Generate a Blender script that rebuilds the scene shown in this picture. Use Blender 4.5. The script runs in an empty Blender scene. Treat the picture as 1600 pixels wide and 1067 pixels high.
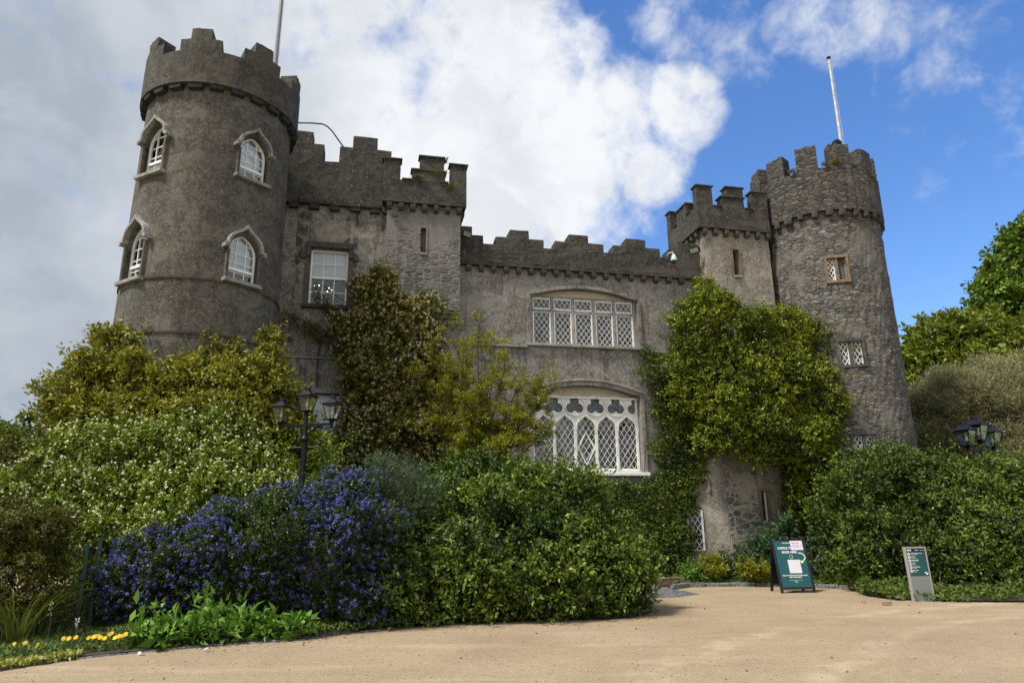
import bpy, bmesh, math, random
import numpy as np
from mathutils import Vector, Matrix

# ------------------------------------------------------------------ camera
CAM = Vector((0.0, 0.0, 1.6)); FPX = 1067.0
PITCH = math.radians(14.9); ROLL = math.radians(0.6)
R0 = Vector((1, 0, 0)); U0 = Vector((0, -math.sin(PITCH), math.cos(PITCH))); FWD = Vector((0, math.cos(PITCH), math.sin(PITCH)))
RGT = R0*math.cos(ROLL) - U0*math.sin(ROLL); UPV = R0*math.sin(ROLL) + U0*math.cos(ROLL)
scene = bpy.context.scene
COL = scene.collection
cd = bpy.data.cameras.new('camera'); cam = bpy.data.objects.new('camera', cd); COL.objects.link(cam)
cd.sensor_width = 36.0; cd.lens = 36.0*FPX/1600.0; cd.clip_end = 2000.0; cd.clip_start = 0.05
M = Matrix((RGT, UPV, -FWD)).transposed().to_4x4(); M.translation = CAM
cam.matrix_world = M
scene.camera = cam

# ------------------------------------------------------------------ light
SUN_EL = math.radians(58); SUN_AZ = math.radians(236)      # azimuth clockwise from +Y
w = bpy.data.worlds.new('World'); scene.world = w; w.use_nodes = True
scene.view_settings.view_transform = 'Standard'; scene.view_settings.look = 'None'
scene.view_settings.exposure = 0.5; scene.view_settings.gamma = 1.0
sd = bpy.data.lights.new('sun', 'SUN'); sun = bpy.data.objects.new('sun', sd); COL.objects.link(sun)
sd.energy = 4.0; sd.angle = math.radians(11); sd.color = (1.0, 0.95, 0.875)
sdir = Vector((math.sin(SUN_AZ)*math.cos(SUN_EL), math.cos(SUN_AZ)*math.cos(SUN_EL), math.sin(SUN_EL)))
sun.rotation_euler = sdir.to_track_quat('Z', 'Y').to_euler(); sun.location = (0, 0, 60)

def ray(px, py):
    return (FWD*FPX + RGT*(px-800.0) + UPV*(533.5-py)).normalized()
def at(px, py, Y):                       # world point of depth Y on the sight line
    d = ray(px, py); return CAM + d*((Y-CAM.y)/d.y)
def gnd(px, py, z=0.0):
    d = ray(px, py); return CAM + d*((z-CAM.z)/d.z)
def mpp(P):                              # metres per photo pixel at P
    return (P-CAM).dot(FWD)/FPX

# ------------------------------------------------------------------ node helper
class NT:
    def __init__(s, tree): s.t = tree; s.n = tree.nodes; s.l = tree.links
    def node(s, typ, _in=None, **kw):
        n = s.n.new(typ)
        for k, v in kw.items(): setattr(n, k, v)
        for k, v in (_in or {}).items():
            if isinstance(v, bpy.types.NodeSocket): s.l.new(v, n.inputs[k])
            else: n.inputs[k].default_value = v
        return n
    def math(s, op, a, b=0.0, clamp=False):
        return s.node('ShaderNodeMath', {0: a, 1: b}, operation=op, use_clamp=clamp).outputs[0]
    def mix(s, f, a, b, mode='MIX'):
        n = s.n.new('ShaderNodeMix'); n.data_type = 'RGBA'; n.blend_type = mode
        for i, v in ((0, f), (6, a), (7, b)):
            if isinstance(v, bpy.types.NodeSocket): s.l.new(v, n.inputs[i])
            else: n.inputs[i].default_value = v if i == 0 else (tuple(v)+(1,))[:4]
        return n.outputs[2]
    def ramp(s, fac, pts):
        n = s.n.new('ShaderNodeValToRGB'); s.l.new(fac, n.inputs[0]); e = n.color_ramp.elements
        while len(e) < len(pts): e.new(0.5)
        for q, (p, c) in zip(e, pts):
            q.position = p; q.color = (tuple(c)+(1,))[:4] if not isinstance(c, (int, float)) else (c, c, c, 1)
        return n.outputs[0]
    def noise(s, vec, scale, detail=4, rough=0.55, dist=0.0):
        return s.node('ShaderNodeTexNoise', {'Vector': vec, 'Scale': scale, 'Detail': detail, 'Roughness': rough, 'Distortion': dist}).outputs[0]
    def mapr(s, v, a, b, c=0.0, d=1.0, smooth=True):
        return s.node('ShaderNodeMapRange', {0: v, 1: a, 2: b, 3: c, 4: d}, interpolation_type='SMOOTHSTEP' if smooth else 'LINEAR').outputs[0]

def new_mat(name):
    m = bpy.data.materials.new(name); m.use_nodes = True
    t = NT(m.node_tree); b = m.node_tree.nodes['Principled BSDF']
    return m, t, b
def scaled(t, vec, s):
    return t.node('ShaderNodeMapping', {'Vector': vec, 'Scale': s}).outputs[0]
def objc(t): return t.node('ShaderNodeTexCoord').outputs['Object']
def bump(t, b, h, strength, dist):
    t.l.new(t.node('ShaderNodeBump', {'Height': h, 'Strength': strength, 'Distance': dist}).outputs[0], b.inputs['Normal'])

# sky: Nishita blue with banks of cloud laid out by direction ----------------
t = NT(w.node_tree); bg = w.node_tree.nodes['Background']
sky = t.node('ShaderNodeTexSky', sky_type='NISHITA', sun_disc=False, sun_elevation=SUN_EL, sun_rotation=SUN_AZ, air_density=1.0, dust_density=0.6, ozone_density=3.0, altitude=50)
dirv = t.node('ShaderNodeTexCoord').outputs['Generated']
def blob(v, soft=1.0):
    px, py, r, wt = v
    d = ray(px, py)
    dt = t.node('ShaderNodeVectorMath', {0: dirv, 1: tuple(d)}, operation='DOT_PRODUCT').outputs['Value']
    ra = r/FPX
    return t.math('MULTIPLY', t.mapr(dt, math.cos(ra*1.4*soft), math.cos(ra*0.45)), wt)
def field(blobs, soft=1.0):
    out = None
    for bb in blobs:
        v = blob(bb, soft)
        out = v if out is None else t.math('MAXIMUM', out, v)
    return out
BANK = [(-200, 300, 620, 1.0), (250, -60, 370, 1.0), (560, 300, 300, 1.0), (720, 200, 200, 1.0), (840, 240, 150, 1.0), (940, 200, 95, .95), (990, 225, 85, .85), (1065, 172, 62, .95), (1015, 265, 60, .9), (880, 110, 70, .8), (740, 330, 140, 1.0), (900, 345, 70, .7), (960, 335, 70, .6), (1030, 300, 50, .45),
        (1090, 20, 80, .42), (1160, 85, 60, .46), (1110, 60, 50, .42), (1300, 12, 75, .66), (1230, 42, 40, .66), (1400, 5, 80, .46), (1480, 95, 50, .42), (1530, 10, 50, .36), (1500, 150, 260, .20), (1330, 330, 220, .14)]
Mk = field(BANK)
behind = t.node('ShaderNodeVectorMath', {0: dirv, 1: (0, -1, 0.15)}, operation='DOT_PRODUCT').outputs['Value']
Mk = t.math('MAXIMUM', Mk, t.mapr(behind, -0.1, 0.35, 0.0, 1.35))
n1 = t.noise(dirv, 3.2, 9, 0.58, 0.25)
n2 = t.noise(dirv, 11.0, 8, 0.6, 0.3)
nz = t.math('ADD', t.math('MULTIPLY', t.math('SUBTRACT', n1, 0.5), 1.5), t.math('MULTIPLY', t.math('SUBTRACT', n2, 0.5), 1.1))
n3 = t.noise(dirv, 26.0, 6, 0.62, 0.4)
nz = t.math('ADD', nz, t.math('MULTIPLY', t.math('SUBTRACT', n3, 0.5), 0.8))
dens = t.mapr(t.math('ADD', Mk, nz), 0.20, 1.02)
GREY = [(-80, 360, 280, 1.0), (60, 80, 260, .75), (-20, 520, 200, 1.0), (120, 640, 60, .0), (400, 60, 130, .35)]
gk = t.math('ADD', field(GREY, 1.3), t.math('MULTIPLY', t.math('SUBTRACT', t.noise(dirv, 4.5, 6, 0.55), 0.5), 1.5))
cl = t.mix(t.mapr(gk, 0.0, 1.0), (0.66, 0.675, 0.695), (0.29, 0.33, 0.385))
puff = t.noise(dirv, 7.0, 7, 0.6, 0.4)
cl = t.mix(t.math('MULTIPLY', t.mapr(puff, 0.38, 0.62), 0.45), cl, (0.44, 0.47, 0.51))
skyc = t.node('ShaderNodeHueSaturation', {'Saturation': 1.22, 'Value': 1.0, 'Color': t.node('ShaderNodeVectorMath', {0: sky.outputs[0], 1: (0.14*1.12, 0.14*1.06, 0.14*1.12)}, operation='MULTIPLY').outputs[0]}).outputs[0]
t.l.new(t.mix(dens, skyc, cl), bg.inputs[0]); bg.inputs[1].default_value = 1.0

# ------------------------------------------------------------------ objects
def link(o, parent=None):
    COL.objects.link(o)
    if parent is not None: o.parent = parent
    return o
def tag(o, label, cat, group=None, kind=None):
    if label: o['label'] = label
    if cat: o['category'] = cat
    if group: o['group'] = group
    if kind: o['kind'] = kind
    return o
def empty(name, loc, label, cat, group=None, rz=0.0):
    o = bpy.data.objects.new(name, None); o.empty_display_size = 0.2
    o.location = loc; o.rotation_euler = (0, 0, rz); COL.objects.link(o)
    return tag(o, label, cat, group)
def copy_tree(o, parent=None):
    c = o.copy(); COL.objects.link(c); c.parent = parent
    for ch in list(o.children): copy_tree(ch, c)
    return c

class Fr:                               # a frame on a wall: u right, v outward, z up
    def __init__(s, o, r=(1, 0, 0), out=(0, -1, 0)): s.o = Vector(o); s.r = Vector(r); s.n = Vector(out)
    def p(s, u, v, z): return s.o + s.r*u + s.n*v + Vector((0, 0, z))
WORLD = Fr((0, 0, 0), (1, 0, 0), (0, -1, 0))

class MB:
    def __init__(s): s.v = []; s.f = []; s.m = []
    def add(s, vs, fs, mi=0):
        b = len(s.v); s.v += [tuple(q) for q in vs]; s.f += [tuple(b+i for i in f) for f in fs]; s.m += [mi]*len(fs); return s
    def box(s, a, b, mi=0):
        x0, y0, z0 = a; x1, y1, z1 = b
        return s.add([(x0,y0,z0),(x1,y0,z0),(x1,y1,z0),(x0,y1,z0),(x0,y0,z1),(x1,y0,z1),(x1,y1,z1),(x0,y1,z1)],
                     [(3,2,1,0),(4,5,6,7),(0,1,5,4),(1,2,6,5),(2,3,7,6),(3,0,4,7)], mi)
    def fbox(s, fr, u0, u1, v0, v1, z0, z1, mi=0):
        return s.prism(fr, [(u0, z0), (u1, z0), (u1, z1), (u0, z1)], v0, v1, mi)
    def prism(s, fr, poly, v0, v1, mi=0):       # poly CCW in (u,z), v0 < v1 outward
        n = len(poly)
        a = sum(poly[i][0]*poly[(i+1) % n][1]-poly[(i+1) % n][0]*poly[i][1] for i in range(n))
        if a < 0: poly = poly[::-1]
        if v0 > v1: v0, v1 = v1, v0
        vs = [fr.p(u, v1, z) for u, z in poly] + [fr.p(u, v0, z) for u, z in poly]
        fs = [tuple(range(n)), tuple(range(2*n-1, n-1, -1))]
        for i in range(n):
            j = (i+1) % n; fs.append((i, n+i, n+j, j))
        return s.add(vs, fs, mi)
    def ribbon(s, fr, pts, wd, v0, v1, closed=False, mi=0):
        n = len(pts); L = []; Rr = []
        for i in range(n):
            if closed: a, b = pts[i-1], pts[(i+1) % n]
            else: a, b = pts[max(i-1, 0)], pts[min(i+1, n-1)]
            dx, dz = b[0]-a[0], b[1]-a[1]; q = math.hypot(dx, dz) or 1
            nx, nz_ = -dz/q*wd/2, dx/q*wd/2
            L.append((pts[i][0]+nx, pts[i][1]+nz_)); Rr.append((pts[i][0]-nx, pts[i][1]-nz_))
        vs = [fr.p(u, v1, z) for u, z in L]+[fr.p(u, v1, z) for u, z in Rr]+[fr.p(u, v0, z) for u, z in L]+[fr.p(u, v0, z) for u, z in Rr]
        fs = []
        for i in range(n if closed else n-1):
            j = (i+1) % n
            fs += [(n+i, n+j, j, i), (2*n+i, 2*n+j, 3*n+j, 3*n+i), (i, j, 2*n+j, 2*n+i), (n+j, n+i, 3*n+i, 3*n+j)]
        if not closed: fs += [(0, 2*n, 3*n, n), (n-1, 2*n-1, 4*n-1, 3*n-1)]
        return s.add(vs, fs, mi)
    def tube(s, path, rad, seg=8, mi=0, cap=True):
        path = [Vector(p) for p in path]; n = len(path)
        if not isinstance(rad, (list, tuple)): rad = [rad]*n
        vs = []; ref = None
        for i in range(n):
            d = (path[min(i+1, n-1)]-path[max(i-1, 0)]).normalized()
            if ref is None: ref = Vector((0, 0, 1)) if abs(d.z) < 0.9 else Vector((1, 0, 0))
            x = d.cross(ref).normalized(); ref = x.cross(d).normalized()
            for k in range(seg):
                a = 2*math.pi*k/seg; vs.append(path[i] + x*(math.cos(a)*rad[i]) + ref*(math.sin(a)*rad[i]))
        fs = []
        for i in range(n-1):
            for k in range(seg):
                k2 = (k+1) % seg; fs.append((i*seg+k, i*seg+k2, (i+1)*seg+k2, (i+1)*seg+k))
        if cap: fs += [tuple(range(seg-1, -1, -1)), tuple((n-1)*seg+k for k in range(seg))]
        return s.add(vs, fs, mi)
    def lathe(s, prof, c=(0, 0, 0), seg=32, mi=0, a0=0.0, cap=True):   # prof (r,z) bottom to top
        n = len(prof); vs = []
        for r, z in prof:
            for k in range(seg):
                a = a0+2*math.pi*k/seg; vs.append((c[0]+r*math.cos(a), c[1]+r*math.sin(a), c[2]+z))
        fs = []
        for i in range(n-1):
            for k in range(seg):
                k2 = (k+1) % seg; fs.append((i*seg+k, i*seg+k2, (i+1)*seg+k2, (i+1)*seg+k))
        if cap: fs += [tuple(range(seg-1, -1, -1)), tuple((n-1)*seg+k for k in range(seg))]
        return s.add(vs, fs, mi)
    def sector(s, c, r0, r1, a0, a1, z0, z1, n=6, mi=0, jit=0.0, rng=random):
        vs = []
        for i in range(n+1):
            a = a0+(a1-a0)*i/n
            for (r, z) in ((r0, z0), (r1, z0), (r1, z1), (r0, z1)):
                j = rng.uniform(-jit, jit); jz = rng.uniform(-jit, jit) if z == z1 else 0
                vs.append((c[0]+(r+j)*math.cos(a), c[1]+(r+j)*math.sin(a), z+jz))
        fs = []
        for i in range(n):
            b = 4*i
            for q in range(4):
                q2 = (q+1) % 4; fs.append((b+q, b+4+q, b+4+q2, b+q2))
        fs += [(0, 1, 2, 3), (4*n+3, 4*n+2, 4*n+1, 4*n)]
        return s.add(vs, fs, mi)
    def build(s, name, mats, parent=None, smooth=False, bevel=0.0, label=None, fix=True):
        me = bpy.data.meshes.new(name); me.from_pydata(s.v, [], s.f)
        if not isinstance(mats, (list, tuple)): mats = [mats]
        for m in mats: me.materials.append(m)
        me.polygons.foreach_set('material_index', s.m)
        if fix or bevel:
            bm = bmesh.new(); bm.from_mesh(me)
            if bevel:
                bmesh.ops.remove_doubles(bm, verts=bm.verts, dist=1e-5)
                ed = [e for e in bm.edges if len(e.link_faces) == 2 and e.calc_face_angle(0) > 0.5]
                bmesh.ops.bevel(bm, geom=ed, offset=bevel, segments=2, profile=0.6, affect='EDGES', clamp_overlap=True)
            bmesh.ops.recalc_face_normals(bm, faces=bm.faces); bm.to_mesh(me); bm.free()
        if smooth:
            me.polygons.foreach_set('use_smooth', [True]*len(me.polygons))
            if smooth != 'all': me.set_sharp_from_angle(angle=math.radians(40))
        me.update()
        o = bpy.data.objects.new(name, me); link(o, parent)
        if label: o['label'] = label
        return o

def cut(o, cutters):
    """carve closed cutter solids out of o and keep the result as o's own mesh"""
    tmp = []
    for c in cutters:
        c.parent = o.parent
        m = o.modifiers.new('b', 'BOOLEAN'); m.operation = 'DIFFERENCE'; m.solver = 'EXACT'; m.object = c; tmp.append(c)
    bpy.context.view_layer.update()
    dg = bpy.context.evaluated_depsgraph_get(); dg.update()
    me = bpy.data.meshes.new_from_object(o.evaluated_get(dg)); old = o.data
    o.modifiers.clear(); o.data = me; me.name = old.name; bpy.data.meshes.remove(old)
    for c in tmp:
        d = c.data; bpy.data.objects.remove(c); bpy.data.meshes.remove(d)
    return o

def plate(name, fr, outer, holes, v0, v1, mat, parent):
    cu = bpy.data.curves.new('p', 'CURVE'); cu.dimensions = '2D'; cu.fill_mode = 'BOTH'; cu.extrude = abs(v1-v0)/2
    for poly in [outer]+holes:
        sp = cu.splines.new('POLY'); sp.points.add(len(poly)-1)
        for q, (u, z) in zip(sp.points, poly): q.co = (u, z, 0, 1)
        sp.use_cyclic_u = True
    o = bpy.data.objects.new('p', cu); COL.objects.link(o)
    dg = bpy.context.evaluated_depsgraph_get(); dg.update()
    me = bpy.data.meshes.new_from_object(o.evaluated_get(dg))
    bpy.data.objects.remove(o); bpy.data.curves.remove(cu)
    mid = (v0+v1)/2
    for v in me.vertices:
        u, z, d = v.co; v.co = fr.p(u, mid+d, z)
    bm = bmesh.new(); bm.from_mesh(me); bmesh.ops.remove_doubles(bm, verts=bm.verts, dist=1e-5); bmesh.ops.recalc_face_normals(bm, faces=bm.faces); bm.to_mesh(me); bm.free()
    me.materials.clear(); me.materials.append(mat); me.name = name
    o = bpy.data.objects.new(name, me); return link(o, parent)

def clip_line(poly, p, d):              # parameter intervals of the line p+t d inside poly
    ts = []
    n = len(poly)
    for i in range(n):
        a = poly[i]; b = poly[(i+1) % n]
        ex, ez = b[0]-a[0], b[1]-a[1]; den = d[0]*ez-d[1]*ex
        if abs(den) < 1e-9: continue
        tt = ((a[0]-p[0])*ez-(a[1]-p[1])*ex)/den
        ss = ((a[0]-p[0])*d[1]-(a[1]-p[1])*d[0])/den
        if 0 <= ss < 1: ts.append(tt)
    ts.sort(); return [(ts[i], ts[i+1]) for i in range(0, len(ts)-1, 2)]
def lattice(mb, fr, poly, pu, pz, wd, v0, v1, ph=0.0):
    us = [q[0] for q in poly]; zs = [q[1] for q in poly]; u0, u1, z0, z1 = min(us), max(us), min(zs), max(zs)
    uc = (u0+u1)/2
    for sg in (1, -1):
        d = (pu, sg*pz); k0 = -int((u1-u0)/pu+(z1-z0)/pz)-2
        for k in range(k0, -k0+1):
            p = (uc+(k+ph)*pu, z0)
            for a, b in clip_line(poly, p, d):
                A = (p[0]+d[0]*a, p[1]+d[1]*a); B = (p[0]+d[0]*b, p[1]+d[1]*b)
                if math.hypot(A[0]-B[0], A[1]-B[1]) > 0.01:
                    o = 0.001 if sg > 0 else 0.0
                    mb.ribbon(fr, [A, B], wd, v0-o, v1+o)
def bez(a, b, c, d, n=10):
    out = []
    for i in range(n+1):
        s = i/n; q = 1-s
        out.append((q**3*a[0]+3*q*q*s*b[0]+3*q*s*s*c[0]+s**3*d[0], q**3*a[1]+3*q*q*s*b[1]+3*q*s*s*c[1]+s**3*d[1]))
    return out
def arc(cu, cz, r, a0, a1, n=12):
    return [(cu+r*math.cos(math.radians(a0+(a1-a0)*i/n)), cz+r*math.sin(math.radians(a0+(a1-a0)*i/n))) for i in range(n+1)]

# ------------------------------------------------------------------ materials
def masonry(name, base, dark, light, streak=(0.035, 0.034, 0.03), samt=0.5, rough_scale=45, bstr=0.5, bdist=0.02, blotch=1.2, spots=None, rust=0.0):
    """roughcast / old render: grainy, blotched, streaked by running water"""
    m, t, b = new_mat(name); c = objc(t)
    g = t.noise(c, rough_scale, 6, 0.7); g2 = t.noise(c, rough_scale*0.28, 5, 0.65)
    big = t.noise(c, blotch, 7, 0.62, 0.4)
    col = t.ramp(big, [(0.28, dark), (0.5, base), (0.72, light)])
    grit = t.node('ShaderNodeTexVoronoi', {'Vector': c, 'Scale': rough_scale*0.85, 'Randomness': 1.0}).outputs['Color']
    gs = t.node('ShaderNodeSeparateColor', {0: grit}).outputs[0]
    med = t.noise(c, rough_scale*0.11, 6, 0.68, 0.3)
    col = t.mix(t.mapr(med, 0.40, 0.58, 0.75, 0.0), col, dark)
    col = t.mix(t.mapr(g, 0.36, 0.58, 0.85, 0.0), col, t.mix(0.5, dark, (0.02, 0.02, 0.018)))
    col = t.mix(t.mapr(gs, 0.55, 1.0, 0.0, 0.55), col, light)
    col = t.mix(t.mapr(g2, 0.52, 0.66, 0.0, 0.55), col, light)
    st = t.noise(scaled(t, c, (2.6, 2.6, 0.16)), 1.6, 6, 0.62, 0.2)
    brk = t.noise(c, 5.0, 5, 0.6)
    sm = t.math('MULTIPLY', t.mapr(t.math('ADD', st, t.math('MULTIPLY', t.math('SUBTRACT', g2, 0.5), 0.25)), 0.50, 0.62), t.mapr(brk, 0.38, 0.56))
    col = t.mix(t.math('MULTIPLY', sm, samt), col, streak)
    pw = t.node('ShaderNodeTexVoronoi', {'Vector': scaled(t, c, (0.55, 0.55, 1.0)), 'Scale': 2.2, 'Randomness': 1.0}).outputs['Color']
    pv = t.node('ShaderNodeSeparateColor', {0: pw}).outputs[1]
    col = t.mix(t.math('MULTIPLY', t.mapr(t.math('ADD', pv, t.math('MULTIPLY', t.math('SUBTRACT', med, 0.5), 0.9)), 0.72, 0.9), 0.30), col, light)
    if rust:
        rn = t.noise(scaled(t, c, (1.6, 1.6, 0.5)), 1.3, 5, 0.6)
        col = t.mix(t.math('MULTIPLY', t.mapr(rn, 0.58, 0.74), rust), col, (0.20, 0.11, 0.05))
    if spots:
        v = t.node('ShaderNodeTexVoronoi', {'Vector': c, 'Scale': 6.0, 'Randomness': 1.0}).outputs['Distance']
        sp = t.math('MULTIPLY', t.mapr(t.math('ADD', v, t.math('MULTIPLY', g2, 0.25)), 0.30, 0.22), t.mapr(t.noise(c, 1.5, 3), 0.45, 0.62))
        col = t.mix(t.math('MULTIPLY', sp, 0.75), col, spots)
    t.l.new(col, b.inputs['Base Color']); b.inputs['Roughness'].default_value = 0.92; b.inputs['Specular IOR Level'].default_value = 0.2
    h = t.math('ADD', t.math('MULTIPLY', gs, 0.35), t.math('ADD', t.math('MULTIPLY', g, 0.6), t.math('ADD', t.math('MULTIPLY', g2, 0.8), t.math('MULTIPLY', big, 0.8))))
    bump(t, b, h, bstr, bdist); return m
def rubble(name, tones, mortar_or_shade, sc=2.4, flat=2.8, cover=0.0, covcol=(0.3, 0.28, 0.25), orange=0.0, bd=0.05, streak=0.0):
    """irregular coursed rubble stones with coloured joints, partly under old render"""
    m, t, b = new_mat(name); c = objc(t)
    wob = t.node('ShaderNodeTexNoise', {'Vector': c, 'Scale': 2.2, 'Detail': 3}).outputs['Color']
    cc = t.node('ShaderNodeVectorMath', {0: c, 1: t.node('ShaderNodeVectorMath', {0: wob, 'Scale': 0.09}, operation='SCALE').outputs[0]}, operation='ADD').outputs[0]
    cs = scaled(t, cc, (1.0, 1.0, flat))
    vor = t.node('ShaderNodeTexVoronoi', {'Vector': cs, 'Scale': sc, 'Randomness': 0.95})
    edge = t.node('ShaderNodeTexVoronoi', {'Vector': cs, 'Scale': sc, 'Randomness': 0.95}, feature='DISTANCE_TO_EDGE').outputs['Distance']
    hsv = t.node('ShaderNodeSeparateColor', {0: vor.outputs['Color']}).outputs
    col = t.ramp(hsv[0], [(i/(len(tones)-1), q) for i, q in enumerate(tones)])
    g = t.noise(c, 38, 6, 0.7); g2 = t.noise(c, 9, 5, 0.65)
    col = t.mix(t.mapr(g2, 0.40, 0.62, 0.0, 0.7), col, t.mix(0.6, col, (0.03, 0.03, 0.03)))
    if orange:
        on = t.math('MULTIPLY', t.mapr(hsv[1], 0.86, 0.9), t.mapr(t.noise(c, 1.2, 3), 0.42, 0.58))
        col = t.mix(t.math('MULTIPLY', on, orange*.55), col, (0.24, 0.14, 0.06))
    ew = t.math('ADD', edge, t.math('MULTIPLY', t.math('SUBTRACT', g2, 0.5), 0.10))
    mo = t.mapr(ew, 0.09, 0.02)
    col = t.mix(t.math('MULTIPLY', mo, 0.85), col, mortar_or_shade)
    col = t.mix(t.mapr(g, 0.38, 0.56, 0.75, 0.0), col, t.mix(0.55, col, (0.03, 0.03, 0.028)))
    fl_ = t.node('ShaderNodeSeparateColor', {0: t.node('ShaderNodeTexVoronoi', {'Vector': scaled(t, c, (1, 1, 1.8)), 'Scale': 22.0}).outputs['Color']}).outputs[0]
    col = t.mix(t.mapr(fl_, 0.78, 1.0, 0.0, 0.35), col, tones[-2] if len(tones) > 4 else tones[-1])
    h = t.math('ADD', t.mapr(ew, 0.0, 0.16), t.math('ADD', t.math('MULTIPLY', hsv[2], 0.5), t.math('ADD', t.math('MULTIPLY', g2, 0.5), t.math('MULTIPLY', g, 0.25))))
    if cover:
        cn = t.math('ADD', t.noise(c, 0.75, 6, 0.6, 0.3), t.math('MULTIPLY', t.math('SUBTRACT', g2, 0.5), 0.35))
        cm = t.mapr(cn, 0.62-cover*0.25, 0.70-cover*0.25)
        cc2 = t.mix(t.mapr(g, 0.3, 0.7), t.mix(0.5, covcol, (0.08, 0.075, 0.065)), covcol)
        col = t.mix(t.math('MULTIPLY', cm, 0.9), col, cc2)
        h = t.node('ShaderNodeMix', {0: t.math('MULTIPLY', cm, 0.85), 2: h, 3: t.math('ADD', 0.9, t.math('MULTIPLY', g, 0.3))}).outputs[0]
    if streak:
        st = t.noise(scaled(t, c, (2.2, 2.2, 0.2)), 1.5, 6, 0.62, 0.2)
        col = t.mix(t.math('MULTIPLY', t.mapr(st, 0.5, 0.68), streak), col, (0.045, 0.043, 0.04))
    t.l.new(col, b.inputs['Base Color']); b.inputs['Roughness'].default_value = 0.9; b.inputs['Specular IOR Level'].default_value = 0.2
    bump(t, b, h, 0.7, bd); return m
def plain(name, col, rough=0.5, metal=0.0, var=0.15, sc=20, bstr=0.1, spec=0.4):
    m, t, b = new_mat(name); c = objc(t)
    n = t.noise(c, sc, 4, 0.6)
    dk = tuple(q*(1-var*2) for q in col); lt = tuple(min(1, q*(1+var)) for q in col)
    t.l.new(t.ramp(n, [(0.3, dk), (0.7, lt)]), b.inputs['Base Color'])
    b.inputs['Roughness'].default_value = rough; b.inputs['Metallic'].default_value = metal; b.inputs['Specular IOR Level'].default_value = spec
    if bstr: bump(t, b, n, bstr, 0.005)
    return m
def glass_mat(name, refl=1.0, tilt=0.0):
    m = bpy.data.materials.new(name); m.use_nodes = True; t = NT(m.node_tree); t.n.clear()
    fr = t.node('ShaderNodeFresnel', {'IOR': 1.52}).outputs[0]
    wv = t.noise(objc(t), 2.2, 2, 0.5)
    nb = t.node('ShaderNodeBump', {'Height': wv, 'Strength': 0.25, 'Distance': 0.02}).outputs[0]
    if tilt:                                # each small pane sits at its own slight angle
        cellc = t.node('ShaderNodeTexVoronoi', {'Vector': objc(t), 'Scale': 7.0}).outputs['Color']
        off = t.node('ShaderNodeVectorMath', {0: t.node('ShaderNodeVectorMath', {0: cellc, 1: (.5, .5, .5)}, operation='SUBTRACT').outputs[0], 'Scale': tilt}, operation='SCALE').outputs[0]
        nb = t.node('ShaderNodeVectorMath', {0: t.node('ShaderNodeVectorMath', {0: nb, 1: off}, operation='ADD').outputs[0]}, operation='NORMALIZE').outputs[0]
    gl = t.node('ShaderNodeBsdfGlossy', {'Color': (1, 1, 1, 1), 'Roughness': 0.02, 'Normal': nb}).outputs[0]
    tr = t.node('ShaderNodeBsdfTransparent', {'Color': (0.86, 0.9, 0.9, 1)}).outputs[0]
    mx = t.node('ShaderNodeMixShader', {0: t.math('MULTIPLY', t.math('ADD', fr, 0.0), refl, True), 1: tr, 2: gl}).outputs[0]
    o = t.node('ShaderNodeOutputMaterial'); t.l.new(mx, o.inputs[0]); return m

M_TOWER = masonry('brown roughcast', (0.1169, 0.1080, 0.0859), (0.0551, 0.0522, 0.0433), (0.1904, 0.1757, 0.1425), samt=0.5, rough_scale=38, bstr=0.7, rust=0.14)
M_LWALL = masonry('beige roughcast', (0.2659, 0.2452, 0.2069), (0.1065, 0.0991, 0.0829), (0.3818, 0.3560, 0.3043), samt=0.85, rough_scale=30, bstr=0.7)
M_CWALL = masonry('grey lime render', (0.2272, 0.2161, 0.1918), (0.1292, 0.1225, 0.1092), (0.3386, 0.3224, 0.2870), samt=0.55, rough_scale=26, bstr=0.35, rust=0.35, blotch=1.6)
M_LIGHT = masonry('pale roughcast', (0.3003, 0.2708, 0.2228), (0.1765, 0.1580, 0.1285), (0.3810, 0.3515, 0.2925), samt=0.35, rough_scale=28, bstr=0.6)
M_PARA = masonry('dark weathered render', (0.0665, 0.0613, 0.0510), (0.0311, 0.0289, 0.0252), (0.1110, 0.1036, 0.0866), samt=0.4, rough_scale=28, bstr=0.8, spots=(0.2307, 0.2159, 0.1716))
M_PARAT = masonry('brown weathered render', (0.0838, 0.0749, 0.0594), (0.0425, 0.0388, 0.0321), (0.1237, 0.1126, 0.0883), samt=0.5, rough_scale=34, bstr=0.7)
M_RTUR = rubble('grey turret rubble', [(0.1163, 0.1126, 0.1052), (0.1695, 0.1621, 0.1474), (0.0761, 0.0739, 0.0709), (0.2229, 0.2118, 0.1933)], (0.2677, 0.2566, 0.2308), sc=3.8, flat=2.9, cover=0.62, covcol=(0.2318, 0.2207, 0.1986), streak=0.6, bd=0.022)
M_RTOW = rubble('brown tower rubble', [(0.1684, 0.1551, 0.1315), (0.0895, 0.0865, 0.0836), (0.2040, 0.1893, 0.1597), (0.1245, 0.1172, 0.1039), (0.2581, 0.2433, 0.2175), (0.0673, 0.0658, 0.0650)], (0.0662, 0.0596, 0.0493), sc=4.2, flat=2.7, cover=0.34, covcol=(0.1771, 0.1623, 0.1365), orange=0.8, bd=0.045)  # dark joint colour paints in the shadows between the stones
M_RPAR = rubble('grey parapet rubble', [(0.1059, 0.0948, 0.0778), (0.0534, 0.0505, 0.0461), (0.1412, 0.1264, 0.1043), (0.0752, 0.0686, 0.0583), (0.1772, 0.1624, 0.1403)], (0.0443, 0.0406, 0.0339), sc=4.0, flat=2.6, cover=0.12, covcol=(0.1191, 0.1065, 0.0859), orange=0.4, bd=0.045)
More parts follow.
